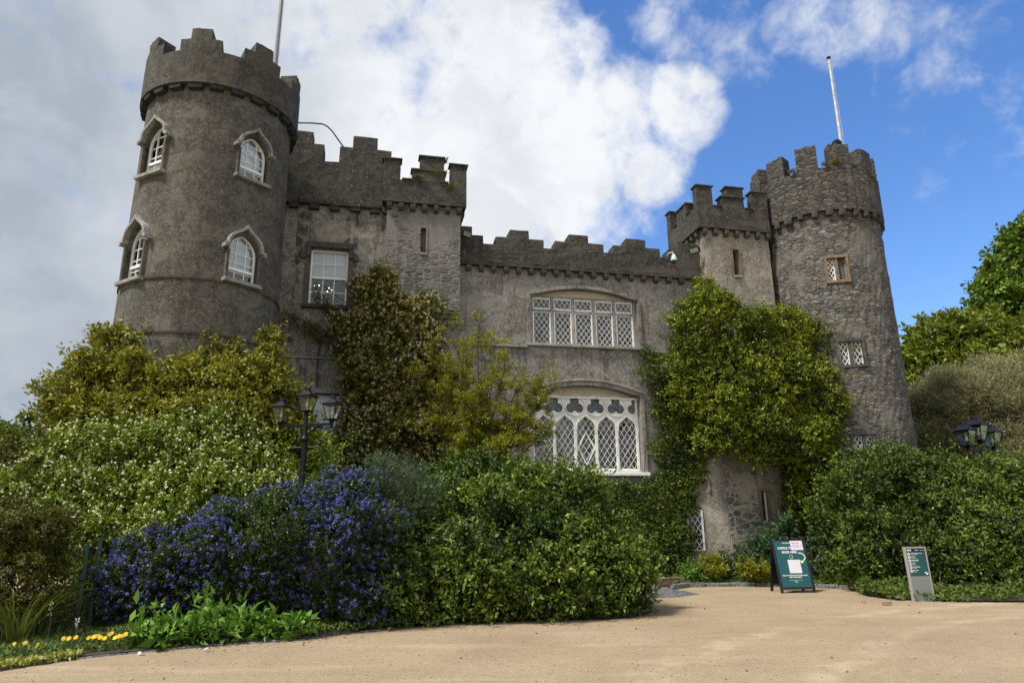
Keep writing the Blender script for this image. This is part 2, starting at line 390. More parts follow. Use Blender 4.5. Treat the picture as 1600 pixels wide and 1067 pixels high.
M_PATCH = rubble('pale patched rubble', [(0.13, 0.13, 0.13), (0.20, 0.19, 0.18), (0.10, 0.10, 0.105), (0.30, 0.27, 0.22)], (0.42, 0.38, 0.30), sc=2.6, flat=2.4, cover=0.55, covcol=(0.40, 0.355, 0.28), bd=.015)
M_LIME = masonry('grey limestone', (0.29, 0.28, 0.255), (0.18, 0.172, 0.158), (0.40, 0.39, 0.36), samt=0.35, rough_scale=40, bstr=0.3)
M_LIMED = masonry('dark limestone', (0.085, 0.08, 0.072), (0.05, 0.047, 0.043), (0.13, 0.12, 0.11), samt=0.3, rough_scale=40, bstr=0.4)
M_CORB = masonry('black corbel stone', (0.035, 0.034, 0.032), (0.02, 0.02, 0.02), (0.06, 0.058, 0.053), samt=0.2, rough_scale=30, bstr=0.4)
M_JAMB = masonry('brown jamb stone', (0.125, 0.108, 0.088), (0.07, 0.062, 0.052), (0.18, 0.15, 0.115), samt=0.4, rough_scale=40, bstr=0.4)
M_SAND = masonry('ochre sandstone', (0.22, 0.155, 0.09), (0.13, 0.095, 0.06), (0.31, 0.235, 0.15), samt=0.2, rough_scale=40, bstr=0.4)
M_CREAM = plain('cream painted render', (0.50, 0.44, 0.33), 0.7)
M_WHITE = plain('white gloss paint', (0.82, 0.82, 0.80), 0.4, var=0.07, sc=7)
M_OFFW = plain('old white stone paint', (0.78, 0.78, 0.74), 0.6, var=0.12, sc=7)
M_BLIND_GLARE = plain('white blind', (0.86, 0.86, 0.86), 0.8, var=0.04)
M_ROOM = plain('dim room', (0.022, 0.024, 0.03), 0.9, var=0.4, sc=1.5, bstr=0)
M_CURT = plain('grey curtain', (0.30, 0.30, 0.32), 0.9, var=0.25, sc=3, bstr=0)
M_GLASS = glass_mat('window glass'); M_GLASSD = glass_mat('leaded glass', 1.0, 0.35)
M_BLACK = plain('black iron paint', (0.005, 0.0055, 0.009), 0.42, var=0.2, spec=.22)
M_WOODW = plain('weathered white pole', (0.55, 0.53, 0.48), 0.6, var=0.2, sc=6)
# ------------------------------------------------------------------ castle
YAW = math.radians(12.0); OX = at(1018, 700, 20.4); OX.z = 0.0
castle = empty('castle', OX, 'grey stone castle with two battlemented round towers and tall leaded windows', 'castle', rz=YAW)
def to_loc(P):
    d = P-OX; return Vector((d.x*math.cos(YAW)+d.y*math.sin(YAW), -d.x*math.sin(YAW)+d.y*math.cos(YAW), P.z))
def to_world(P):
    return Vector((OX.x+P[0]*math.cos(YAW)-P[1]*math.sin(YAW), OX.y+P[0]*math.sin(YAW)+P[1]*math.cos(YAW), P[2]))
CL = to_loc(CAM)
def L(px, py, y=0.0):                      # castle-local (x, z) where a sight line meets the plane y
    d = ray(px, py); dl = Vector((d.x*math.cos(YAW)+d.y*math.sin(YAW), -d.x*math.sin(YAW)+d.y*math.cos(YAW), d.z))
    P = CL + dl*((y-CL.y)/dl.y); return P.x, P.z
def LX(px, py, y=0.0): return L(px, py, y)[0]
def LZ(px, py, y=0.0): return L(px, py, y)[1]
rng = random.Random(5)

def jitter(o, amt, sub=0.35, seed=1):
    """break up dead-straight masonry arrises: subdivide long edges and nudge the vertices"""
    bm = bmesh.new(); bm.from_mesh(o.data)
    bmesh.ops.triangulate(bm, faces=[f for f in bm.faces if len(f.verts) > 4])
    for _ in range(4):
        ed = [e for e in bm.edges if e.calc_length() > sub]
        if not ed: break
        bmesh.ops.subdivide_edges(bm, edges=ed, cuts=1, use_grid_fill=False)
        bmesh.ops.triangulate(bm, faces=[f for f in bm.faces if len(f.verts) > 4])
    bmesh.ops.remove_doubles(bm, verts=bm.verts, dist=1e-4)
    r = random.Random(seed)
    for v in bm.verts: v.co += Vector((r.uniform(-amt, amt), r.uniform(-amt, amt), r.uniform(-amt, amt)))
    bm.to_mesh(o.data); bm.free(); return o

def parapet(name, x0, x1, y0, y1, zb, steps, zc, mat, seed=1):
    """steps: (xa, xb, z) raised above the crenel line zc, left to right"""
    pts = [(x0, zb)]; cur = None
    xs = sorted(set([x0, x1]+[s[0] for s in steps]+[s[1] for s in steps]))
    top = []
    for a, b in zip(xs[:-1], xs[1:]):
        if b-a < 1e-4: continue
        mid = (a+b)/2; z = zc
        for s in steps:
            if s[0] <= mid <= s[1]: z = max(z, s[2])
        top += [(a, z), (b, z)]
    cl = [top[0]]
    for p in top[1:]:
        if abs(p[0]-cl[-1][0]) > 1e-5 or abs(p[1]-cl[-1][1]) > 1e-5: cl.append(p)
    poly = [(x0, zb), (x1, zb)] + cl[::-1]
    mb = MB(); mb.prism(Fr((0, 0, 0)), poly, -y1, -y0)
    o = mb.build(name, mat, castle, bevel=0.025); return jitter(o, 0.010, 0.5, seed)

# --- left-hand wall --------------------------------------------------------
ZPL = LZ(510, 319, -0.15)                        # underside of the left parapet
x_lw0 = LX(330, 330); x_lw1 = LX(602, 330)
def wall_box(name, x0, x1, y0, y1, z0, z1, mat):
    return MB().box((x0, y0, z0), (x1, y1, z1)).build(name, mat, castle)
wl = wall_box('wall', x_lw0, LX(602, 400, -.38)+.3, 0.0, 0.9, 0.0, ZPL+0.02, M_LWALL); wl['label'] = 'beige stained wall beside the left tower'
F0 = Fr((0, 0, 0))
sx0 = LX(481, 470); sx1 = LX(541, 470); sz0 = LZ(510, 477); sz1 = LZ(517, 390.5)
lwx0 = LX(478, 640); lwx1 = LX(535, 640); lwz0 = LZ(505, 712); lwz1 = LZ(490, 616)
cut(wl, [MB().fbox(F0, sx0, sx1, -0.6, 0.5, sz0, sz1).build('c', M_LWALL), MB().fbox(F0, lwx0, lwx1, -0.6, 0.5, lwz0, lwz1).build('c', M_LWALL)])
xs = lambda *p: [LX(q, 235, -0.15) for q in p]
a = LX(440, 215, -0.15)
zc = LZ(517, 252.5, -0.15); zl = LZ(541, 229.5, -0.15); zh = LZ(570, 214, -0.15)
b = xs(462, 488, 507, 531, 551.5, 589.5, 612)
pl = parapet('parapet', a, b[6], -0.15, 0.35, ZPL, [(a, b[1], zh), (b[1], b[2], zl), (b[3], b[6], zl), (b[4], b[5], zh)], zc, M_PARA, 3)
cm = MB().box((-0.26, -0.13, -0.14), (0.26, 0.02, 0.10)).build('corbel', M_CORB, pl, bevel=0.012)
for i, px in enumerate((460, 492, 524, 556, 586.5)):
    c = cm if i == 0 else cm.copy()
    if i: link(c, pl)
    c.location = (LX(px, 318), 0, ZPL-0.012); c.rotation_euler = (0, 0, rng.uniform(-.04, .04))
    c.scale = (rng.uniform(.5, .56), 1, rng.uniform(.85, 1.05))

def bars(mb, fr, u0, u1, z0, z1, nc, nr, wd, v0, v1):
    for i in range(1, nc):
        u = u0+(u1-u0)*i/nc; mb.fbox(fr, u-wd/2, u+wd/2, v0, v1, z0, z1)
    for j in range(1, nr):
        z = z0+(z1-z0)*j/nr; mb.fbox(fr, u0, u1, v0+0.001, v1-0.001, z-wd/2, z+wd/2)

def sash(fr, u0, u1, z0, z1, label, blind_or_glare=1.0, vz=-0.13, cols=3, rows=4, arch=None, lights=()):
    """sliding sash in an opening u0..u1, z0..z1; arch = outline of the opening above z1"""
    mb = MB(); f = 0.055 if arch is None else 0.042; zm = z0+(z1-z0)*(0.5 if arch is None else 0.42)
    if arch is None:
        mb.fbox(fr, u0, u0+f, vz-.04, vz+.03, z0, z1); mb.fbox(fr, u1-f, u1, vz-.04, vz+.03, z0, z1)
        mb.fbox(fr, u0+f, u1-f, vz-.04, vz+.03, z1-f, z1); mb.fbox(fr, u0+f, u1-f, vz-.04, vz+.03, z0, z0+f*1.2)
        poly = [(u0, z0), (u1, z0), (u1, z1), (u0, z1)]; ztop = z1
    else:
        poly = [(u0, z0), (u1, z0)]+arch; path = [(u0, z0)]+arch[::-1]+[(u1, z0)]
        cx = (u0+u1)/2; inn = [(cx+(p[0]-cx)*(1-f/(u1-u0)), p[1]-(f/2 if p[1] > z1 else 0)) for p in path]
        mb.ribbon(fr, inn, f, vz-.04, vz+.03); mb.fbox(fr, u0+f, u1-f, vz-.04, vz+.03, z0, z0+f*1.2)
        ztop = max(p[1] for p in arch)
    mb.fbox(fr, u0+f, u1-f, vz-.03, vz+.045, zm-.03, zm+.03)
    wn = mb.build('window', M_WHITE, castle, label=label, fix=True)
    g = MB()
    if arch is None: bars(g, fr, u0+f, u1-f, z0, z1, cols, rows, 0.024, vz-.022, vz+.012)
    else:
        for i in range(1, cols):
            u = u0+(u1-u0)*i/cols
            iv = clip_line(poly, (u, z0-.5), (0, 1)); g.fbox(fr, u-.009, u+.009, vz-.022, vz+.012, z0, z0-.5+iv[-1][1]-.03)
        for j in range(1, rows):
            z = z0+(ztop-z0)*j/rows
            iv = clip_line(poly, (u0-.5, z), (1, 0)); g.fbox(fr, u0-.5+iv[0][0]+.02, u0-.5+iv[-1][1]-.02, vz-.021, vz+.011, z-.009, z+.009)
    g.build('glazing_bars', M_WHITE, wn)
    MB().prism(fr, poly, vz-.012, vz-.006).build('glass', M_GLASS, wn)
    if blind_or_glare:
        hb = z1-(z1-zm)*blind_or_glare
        if arch is None: MB().fbox(fr, u0+f*.5, u1-f*.5, vz-.10, vz-.09, hb, z1-.01).build('blind_or_glare', M_BLIND_GLARE, wn)
        else:
            up = [p for p in arch]; MB().prism(fr, [(u0, hb), (u1, hb)]+up, vz-.10, vz-.09).build('blind_or_glare', M_BLIND_GLARE, wn)  # arched tower windows: this white panel stands in for reflected bright sky
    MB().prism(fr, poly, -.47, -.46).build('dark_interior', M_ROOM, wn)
    for k, (fu, fz) in enumerate(lights):
        m = M_LAMPON; q = MB(); q.lathe([(0.0, -.016), (.011, -.009), (.014, 0), (.011, .009), (0.0, .016)], seg=8, cap=False)
        o = q.build('ceiling_light', m, wn); o.location = fr.p(u0+(u1-u0)*fu, vz-.2, z0+(z1-z0)*fz)
    return wn
mm, tt_, bb_ = new_mat('lit bulbs'); bb_.inputs['Emission Color'].default_value = (1, .82, .55, 1); bb_.inputs['Emission Strength'].default_value = 6.0; M_LAMPON = mm

wn = sash(F0, sx0, sx1, sz0, sz1, 'white sash window with its blinds half down', blind_or_glare=1.0, lights=[(.12, .40), (.24, .41), (.5, .375), (.58, .34), (.47, .31)])
hx = (sx1-sx0)*.13
for ua, ub_ in ((sx0-hx, sx0), (sx1, sx1+hx)): MB().fbox(F0, ua, ub_, -.02, .03, sz0, sz1+.02).build('jamb', M_JAMB, wn, bevel=.008)
mb = MB(); zt = sz1+.02
mb.fbox(F0, sx0-hx, sx1+hx, -.02, .12, zt, zt+.17); mb.fbox(F0, sx0-hx, sx0, -.02, .11, zt-.28, zt-.001); mb.fbox(F0, sx1, sx1+hx, -.02, .11, zt-.28, zt-.001)
mb.fbox(F0, sx0-hx-.15, sx0-hx-.001, -.02, .10, zt-.34, zt-.18); mb.fbox(F0, sx1+hx+.001, sx1+hx+.15, -.02, .10, zt-.34, zt-.18)
mb.build('hood_mould', M_LIMED, wn, bevel=.012)
MB().fbox(F0, sx0-hx*1.2, sx1+hx*1.2, -.1, .13, sz0-.11, sz0-.002).build('sill', M_LIMED, wn, bevel=.01)
wn2 = sash(F0, lwx0, lwx1, lwz0, lwz1, 'lower white window behind the lamp post', blind_or_glare=1.0, cols=2)
MB().fbox(F0, lwx0-.35, lwx1+.12, -.02, .13, lwz1+.02, lwz1+.14).build('lintel', M_LIME, wn2, bevel=.012)
MB().fbox(F0, LX(428, 556), LX(602, 562), -.01, .05, LZ(470, 558)-.035, LZ(470, 558)+.02).build('string_course', M_LIME, castle, bevel=.008)

# --- middle turret -----------------------------------------------------------
TY = -0.38
tx0 = LX(602, 400, TY); tx1 = LX(719, 400, TY); ZTL = LZ(660, 318, TY-.15); z_tb = LZ(690, 484, TY)
tm = MB().box((tx0, TY, z_tb), (tx1, 1.4, ZTL+.02)).build('turret', M_RTUR, castle, label='square rubble turret with a narrow slit')
slx0, slz0 = L(656.5, 394, TY); slx1, slz1 = L(666, 357, TY)
cut(tm, [MB().fbox(Fr((0, TY, 0)), slx0, slx1, -.18, .3, slz0, slz1).build('c', M_RTUR)])
mb = MB()                                      # bulging corbelled foot and the shaft below it
for (zz, yy, h) in ((0, TY+.02, .10), (-.10, TY+.09, .12), (-.22, TY+.2, .14)):
    mb.box((tx0+.01, yy, z_tb+zz-h), (tx1-.01, .3, z_tb+zz-.001))
mb.build('corbelled_foot', M_CWALL, tm, bevel=.04)
MB().box((tx0+.02, -.05, 0), (tx1+.004, .3, z_tb-.361)).build('turret_base', M_CWALL, castle)
OV = .15
def capped(name, x0, x1, y0, y1, zb, zc, segs_x, segs_y, mat, seed, thick=.28):
    """square turret battlement: ring wall zb..zc, merlons with thin overhanging coping slabs"""
    mb = MB(); cp = MB()
    mb.box((x0, y0, zb), (x1, y0+thick, zc)); mb.box((x0, y1-thick, zb), (x1, y1, zc))
    mb.box((x0, y0+thick, zb), (x0+thick, y1-thick, zc)); mb.box((x1-thick, y0+thick, zb), (x1, y1-thick, zc))
    mb.box((x0+thick, y0+thick, zb), (x1-thick, y1-thick, zb+.12))
    e = .045; ct = .05
    def mer(xa, xb, ya, yb, z0, z1):
        mb.box((xa, ya, z0), (xb, yb, z1)); cp.box((xa-e, ya-e, z1), (xb+e, yb+e, z1+ct))
    W = x1-x0; D = y1-y0
    for side in ('f', 'b', 'l', 'r'):
        segs = segs_x if side in 'fb' else segs_y; S = W if side in 'fb' else D
        for (fa, fb, h0, h1) in segs:
            if side in 'lr' and (fa <= 0.001 or fb >= .999):   # corners come from front and back
                continue
            za, zb_ = zc+h0, zc+h1
            if side == 'f': mer(x0+S*fa, x0+S*fb, y0, y0+thick, za, zb_)
            if side == 'b': mer(x0+S*fa, x0+S*fb, y1-thick, y1, za, zb_)
            if side == 'l': mer(x0, x0+thick, y0+S*fa, y0+S*fb, za, zb_)
            if side == 'r': mer(x1-thick, x1, y0+S*fa, y0+S*fb, za, zb_)
    for (fa, fb) in ((.22, .34), (.66, .78)):      # slabs in the crenels
        for (ya, yb) in ((y0-e, y0+thick+e), (y1-thick-e, y1+e)):
            cp.box((x0+W*fa, ya, zc+.002), (x0+W*fb, yb, zc+ct))
        for (xa, xb) in ((x0-e, x0+thick+e), (x1-thick-e, x1+e)):
            cp.box((xa, y0+D*fa, zc+.003), (xb, y0+D*fb, zc+ct+.001))
    o = mb.build(name, mat, castle); jitter(o, .006, .4, seed)
    cp.build('coping', M_PARA, o, bevel=.012); return o
px0 = LX(598, 300, TY-OV); px1 = LX(729, 300, TY-OV)
zcT = LZ(665, 284, TY-OV); zhT = LZ(610, 249, TY-OV); zmT = LZ(680, 248, TY-OV); zeT = LZ(680, 226, TY-OV)
hC = zhT-zcT
tp = capped('parapet', px0, px1, TY-OV, TY-OV+2.1, ZTL, zcT,
            [(0, .20, 0, hC), (.80, 1, 0, hC), (.34, .74, 0, hC*.55), (.43, .72, hC*.55+.05, hC*1.28)], [(.34, .66, 0, hC*.6)], M_PARA, 8)
def round_corbel():
    mb = MB(); pr = [(0.0, .10), (.145, .10), (.145, -.02), (.135, -.07), (.10, -.11), (.05, -.135), (0.0, -.14)]
    n = len(pr); vs = [(-.08, -a_, z) for a_, z in pr]+[(.08, -a_, z) for a_, z in pr]
    fs = [tuple(range(n)), tuple(range(2*n-1, n-1, -1))]+[(i, n+i, n+(i+1) % n, (i+1) % n) for i in range(n)]
    return mb.add(vs, fs)
def corbel_row(parent, xs_, y, z, mat, sc=1.0, rz=0.0, along=None):
    first = round_corbel().build('corbel', mat, parent, bevel=.012)
    for i, q in enumerate(xs_):
        c = first if i == 0 else first.copy()
        if i: link(c, parent)
        c.location = (q, y, z-.105) if along is None else (along, q, z-.105); c.rotation_euler = (0, 0, rz); c.scale = (sc*rng.uniform(.9, 1.08), 1, sc*rng.uniform(.92, 1.08))
W_ = tx1-tx0
corbel_row(tp, [tx0+W_*(i+.15)/6.3 for i in range(7)], TY, ZTL, M_PARA, .9)
corbel_row(tp, [TY+.25+.3*i for i in range(5)], 0, ZTL, M_PARA, .9, math.radians(-90), tx0)
corbel_row(tp, [TY+.25+.3*i for i in range(5)], 0, ZTL, M_PARA, .9, math.radians(90), tx1)

# --- centre wall ----------------------------------------------------------------
ZPC = LZ(897, 421, -.13)
cx0 = tx1-.3; cx1 = LX(1102, 500)
wc = wall_box('wall', cx0, cx1, 0.002, 0.9, 0.0, ZPC+.02, M_CWALL); wc['label'] = 'grey rendered centre wall'
def arched(u0, u1, z0, zs, rise, n=14):
    cxx = (u0+u1)/2; hw = (u1-u0)/2; Rr = (hw*hw+rise*rise)/(2*rise); zc_ = zs+rise-Rr; a0 = math.degrees(math.asin(hw/Rr))
    return [(u0, z0), (u1, z0)]+[(cxx+Rr*math.sin(math.radians(a0-2*a0*i/n)), zc_+Rr*math.cos(math.radians(a0-2*a0*i/n))) for i in range(n+1)]
# upper window
FU = Fr((0, 0.002, 0))
ux0 = LX(829, 500); ux1 = LX(996, 500); uz0 = LZ(910, 539.5); uzs = LZ(912, 467); rise_u = .30
up_open = arched(ux0, ux1, uz0, uzs, rise_u)
# tall window
gx1 = LX(1003.5, 700); gx0 = LX(833, 700); gz0 = LZ(960, 738); gzs = LZ(930, 619); rise_g = .32
g_open = arched(gx0, gx1, gz0, gzs, rise_g)
cut(wc, [MB().prism(FU, up_open, -.5, .5).build('c', M_CWALL), MB().prism(FU, g_open, -.6, .5).build('c', M_CWALL)])
zcC = LZ(897, 391, -.13); zlC = LZ(897, 378.5, -.13); zhC = LZ(897, 366.5, -.13)
Y_ = -.13; X = lambda zx: LX(700+zx/2.6667, 380, Y_)
st = []
for (l0, h0, h1, l1) in ((20, 30, 100, 147), (200, 257, 338, 399), (446, 504, 585, 647), (687, 741, 823, 881), (914, 955, 1045, 1100)):
    st += [(X(l0), X(l1), zlC), (X(h0), X(h1), zhC)]
pc = parapet('parapet', cx0, cx1, Y_, .35, ZPC, st, zcC, M_PARA, 5)
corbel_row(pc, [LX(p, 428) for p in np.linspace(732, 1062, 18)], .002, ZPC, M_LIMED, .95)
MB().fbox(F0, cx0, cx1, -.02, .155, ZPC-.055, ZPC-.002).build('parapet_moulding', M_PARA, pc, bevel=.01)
# string course, in two runs either side of the window sill
zS = uz0-.12
for xa, xb in ((LX(728, 536), ux0-.10), (ux1+.10, cx1)):
    MB().fbox(FU, xa, xb, -.02, .07, zS-.035, zS+.035).build('string_course', M_LIME, castle, bevel=.012)

# upper window parts
mb = MB(); wdm = .085
side = [(ux0-.06, uz0)]+[(p[0]*1.0+(0), p[1]+.05) for p in up_open[2:]][::-1]+[(ux1+.06, uz0)]
side[1] = (ux0-.06, side[1][1]); side[-2] = (ux1+.06, side[-2][1])
mb.ribbon(FU, side, .10, -.02, .06)
uw = mb.build('window', M_CWALL, castle, label='upper window of ten small leaded casements under a low arch', bevel=.012)
vz = -.17; pw = (ux1-ux0-.10)/5; ub = ux0+.05
ztr = LZ(908, 486)                            # transom
ztop = uzs+.0
mb = MB()
for i in range(6): mb.fbox(FU, ub+pw*i-.05, ub+pw*i+.05, vz-.05, vz+.06, uz0, ztop)
mb.fbox(FU, ub+.05, ub+pw*5-.05, vz-.049, vz+.055, ztr-.035, ztr+.035)
mb.fbox(FU, ub-.05, ub+pw*5+.05, vz-.049, vz+.058, ztop+.001, ztop+.07)
mb.build('mullion', M_LIME, uw, bevel=.01)
MB().prism(FU, [p if p[1] > ztop else (p[0], ztop+.071) for p in up_open[2:]], vz-.02, vz-.012).build('head_panel', M_CREAM, uw)
for i in range(5):
    for (za, zb_) in ((uz0+.03, ztr-.035), (ztr+.035, ztop)):
        u0, u1 = ub+pw*i+.05, ub+pw*(i+1)-.05
        mb = MB(); f = .04
        mb.ribbon(FU, [(u0+f/2, za+f/2), (u1-f/2, za+f/2), (u1-f/2, zb_-f/2), (u0+f/2, zb_-f/2)], f, vz-.02, vz+.035, closed=True)
        cs = mb.build('casement', M_WHITE, uw)
        lt = MB(); q = [(u0+f, za+f), (u1-f, za+f), (u1-f, zb_-f), (u0+f, zb_-f)]
        lattice(lt, FU, q, (u1-u0-2*f)/3.0, (u1-u0-2*f)/3.0*1.35, .0105, vz-.012, vz+.014, 0.0)
        MB().prism(FU, q, vz-.004, vz).build('glass', M_GLASSD, uw)
        m = lt.build('leading', M_OFFW, uw)
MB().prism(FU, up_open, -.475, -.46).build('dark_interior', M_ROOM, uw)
MB().fbox(FU, ux0-.16, ux1+.16, -.16, .10, uz0-.09, uz0-.002).build('sill', M_LIME, uw, bevel=.015)

# tall tracery window
path = [(gx0-.07, gz0)]+[(p[0], p[1]+.06) for p in g_open[2:]][::-1]+[(gx1+.07, gz0)]
path[1] = (gx0-.07, path[1][1]); path[-2] = (gx1+.07, path[-2][1])
gw = MB().ribbon(FU, path, .13, -.02, .05).build('window', M_LIME, castle, bevel=.012, label='tall white gothic window with trefoil tracery and diamond leading')
hm = [(p[0], p[1]+.15) for p in g_open[2:]][::-1]; hm = [(hm[0][0]-.14, hm[0][1]-.04)]+hm+[(hm[-1][0]+.14, hm[-1][1]-.04)]
MB().ribbon(FU, hm, .07, -.02, .10).build('hood_mould', M_LIME, gw, bevel=.015)
MB().fbox(FU, gx0-.16, gx1+.16, -.25, .13, gz0-.10, gz0-.002).build('sill', M_OFFW, gw, bevel=.015)
vz = -.22; b0, b1 = gx0+.05, gx1-.05; P5 = (b1-b0)/5; zlb = gz0+.13
zap = LZ(940, 648); zsp = zap-P5*.62; zcc = LZ(925, 632.5); rc = P5*.46
lights = []; holes = []
for i in range(5):
    u0, u1 = b0+P5*i+.034, b0+P5*(i+1)-.034; um = (u0+u1)/2; h = (u1-u0)
    left = bez((u0, zsp), (u0, zsp+h*.45), (um-h*.18, zap-h*.20), (um, zap), 8)
    poly = [(u0, zlb), (u1, zlb)]+[(2*um-p[0], p[1]) for p in left]+left[::-1][1:]
    lights.append(poly); holes.append(poly)
foils = []
for i in range(6):
    c = b0+P5*i
    def tref(c, z, r):
        pts = []; rr = r*.47; d = r*.50
        for k in range(3):
            a = 90-120*k; x, y = c+d*math.cos(math.radians(a)), z+d*math.sin(math.radians(a))
            pts += arc(x, y, rr, a+115, a-115, 12)
        return pts
    t3 = tref(c, zcc, rc)
    if i == 0: t3 = [(max(p[0], b0+.02), p[1]) for p in t3]
    if i == 5: t3 = [(min(p[0], b1-.02), p[1]) for p in t3]
    foils.append(t3); holes.append(t3)
outer = [(b0-.05, gz0), (b1+.05, gz0), (b1+.05, gzs-.0), (b0-.05, gzs-.0)]
tr = plate('tracery', FU, outer, holes, vz-.04, vz+.03, M_OFFW, gw)
mb = MB()
for poly in lights: mb.ribbon(FU, poly[1:]+[poly[0]], .022, vz-.03, vz+.055)
for i in range(1, 5): mb.ribbon(FU, arc(b0+P5*i, zcc, rc*1.03, 0, 345, 24), .024, vz-.03, vz+.06, closed=True)
for i in range(6): mb.fbox(FU, b0+P5*i-.014, b0+P5*i+.014, vz, vz+.075, gz0+.02, zsp)
mb.fbox(FU, b0-.05, b1+.05, vz, vz+.08, gzs-.05, gzs-.002); mb.fbox(FU, b0-.05, b1+.05, vz, vz+.075, gz0, gz0+.07)
mb.build('mullion', M_OFFW, gw)
MB().prism(FU, [p if p[1] > gzs else (p[0], gzs+.001) for p in g_open[2:]], vz-.03, vz-.015).build('head_panel', M_CREAM, gw)
for i, poly in enumerate(lights):
    w_ = poly[1][0]-poly[0][0]; lt = MB(); lattice(lt, FU, poly, w_/3.3, w_/3.3*1.5, .0115, vz-.012, vz+.012)
    if i == 2:
        um = (poly[0][0]+poly[1][0])/2; zz = zsp-.15
        lt.ribbon(FU, [(um, zz+.05), (um+w_*.44, zz-.42), (um, zz-.89), (um-w_*.44, zz-.42)], .05, vz-.02, vz+.03, closed=True)
    lt.build('leading', M_OFFW, gw)
    MB().prism(FU, poly, vz-.004, vz).build('glass', M_GLASSD, gw)
M_LEAD = plain('lead came', (.22, .25, .28), .5)
for i, t3 in enumerate(foils):
    lt = MB(); lattice(lt, FU, t3, .10, .13, .010, vz-.03, vz-.01); 
    if len(lt.v): lt.build('leading', M_LEAD, gw)
    MB().prism(FU, t3, vz-.034, vz-.030).build('glass', M_GLASSD, gw)
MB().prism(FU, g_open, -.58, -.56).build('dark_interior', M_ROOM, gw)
MB().fbox(FU, b0, b0+P5*2.55, -.50, -.49, gz0, zap).build('curtain', M_CURT, gw)

# --- right turret ------------------------------------------------------------------
QY = -.45
qx0 = LX(1101, 400, QY); qx1 = LX(1203, 400, QY); ZQL = LZ(1150, 359, QY-.15)
qt = MB().box((qx0, QY, 0), (qx1, 2.2, ZQL+.02)).build('turret', M_LIGHT, castle, label='pale square turret with an ochre slit window')
z1s = LZ(1150, 390.5, QY); z0s = LZ(1154, 430, QY); a0 = LX(1146, 410, QY); a1 = LX(1155.5, 410, QY)
FQ = Fr((0, QY, 0))
b0s = LX(1191, 790, QY); b1s = LX(1200, 790, QY); zb0 = LZ(1195, 815, QY); zb1 = LZ(1195, 767, QY)
cut(qt, [MB().fbox(FQ, a0, a1, -.4, .3, z0s, z1s).build('c', M_LIGHT), MB().fbox(FQ, b0s, b1s, -.3, .3, zb0, zb1).build('c', M_LIGHT)])
def slit(fr, u0, u1, z0, z1, e, mat, label, back, glassy=False):
    mb = MB(); mb.fbox(fr, u0-e, u0, -.05, .02, z0-.02, z1); mb.fbox(fr, u1, u1+e, -.05, .02, z0-.02, z1)
    mb.fbox(fr, u0-e, u1+e, -.05, .021, z1+.001, z1+e*.6)
    wn_ = mb.build('window', mat, castle, label=label, bevel=.008)
    MB().fbox(fr, u0-e*.4, u1+e*.6, -.1, .05, z0-.09, z0-.021).build('sill', M_LIME, wn_, bevel=.01)
    if back:
        MB().fbox(fr, u0, u1, -back, -back+.01, z0, z1).build('dark_interior', M_ROOM, wn_)
    if glassy:
        MB().fbox(fr, u0+.02, u1-.02, -.12, -.11, z0, z1).build('glass', M_GLASS, wn_)
        mb = MB(); mb.fbox(fr, u0, u0+.025, -.14, -.08, z0, z1); mb.fbox(fr, u1-.025, u1, -.14, -.08, z0, z1); mb.fbox(fr, u0+.025, u1-.025, -.14, -.08, z0, z0+.03); mb.build('frame', M_WHITE, wn_)
    return wn_
slit(FQ, a0, a1, z0s, z1s, .09, M_SAND, 'open slit framed in ochre stone', .39)
slit(FQ, b0s, b1s, zb0, zb1, .10, M_SAND, 'small ground floor window framed in ochre stone', .29, True)
slit(Fr((0, TY, 0)), slx0, slx1, slz0, slz1, .05, M_RTUR, 'blocked slit in the rubble turret', 0)
ZP0 = LZ(1170, 735, QY)
MB().fbox(FQ, qx0+.03, LX(1192, 780, QY)-.14, -.02, .035, 0.0, ZP0).build('stone_patch', M_PATCH, qt, bevel=.03)
# splayed foot to the left of the turret with its leaded window and angular hood
sA = (qx0, QY); sB = (qx0-1.05, .003)
nrm = Vector((sB[1]-sA[1], -(sB[0]-sA[0]), 0)).normalized(); nrm = -nrm if nrm.y > 0 else nrm
zsf = 3.9
sf = MB().add([(sA[0]+.001, sA[1], 0), (sA[0]+.001, .3, 0), (sB[0], .3, 0), (sB[0], sB[1], 0), (sA[0]+.001, sA[1], zsf), (sA[0]+.001, .3, zsf), (sB[0], .3, zsf), (sB[0], sB[1], zsf)],
              [(0, 1, 2, 3), (7, 6, 5, 4), (0, 4, 5, 1), (1, 5, 6, 2), (2, 6, 7, 3), (3, 7, 4, 0)]).build('splayed_wall', M_LIGHT, castle)
rv = Vector((sA[0]-sB[0], sA[1]-sB[1], 0)).normalized(); LEN = (Vector((sA[0], sA[1], 0))-Vector((sB[0], sB[1], 0))).length
FS = Fr((sB[0], sB[1], 0), rv, nrm)
hz = LZ(1100, 746, -.2); wz1 = LZ(1095, 798, -.1); wz0 = LZ(1095, 858, -.1)
mb = MB(); mb.fbox(FS, .10, .72, -.02, .06, hz-.06, hz+.02); mb.fbox(FS, .66, .72, -.02, .061, hz-.42, hz-.061)
w3 = mb.build('window', M_LIME, castle, label='narrow leaded window under a square hood mould in the ivy', bevel=.01)
mb = MB(); q = [(.04, wz0), (.40, wz0), (.40, wz1), (.04, wz1)]
mb.ribbon(FS, [(q[0][0]-.02, q[0][1]-.02), (q[1][0]+.02, q[1][1]-.02), (q[2][0]+.02, q[2][1]+.02), (q[3][0]-.02, q[3][1]+.02)], .06, -.01, .05, closed=True); lattice(mb, FS, q, .15, .24, .02, .005, .03)
mb.build('frame', M_WHITE, w3); MB().prism(FS, q, .001, .004).build('glass', plain('dark pane', (.008, .009, .01), .08, var=.3), w3)
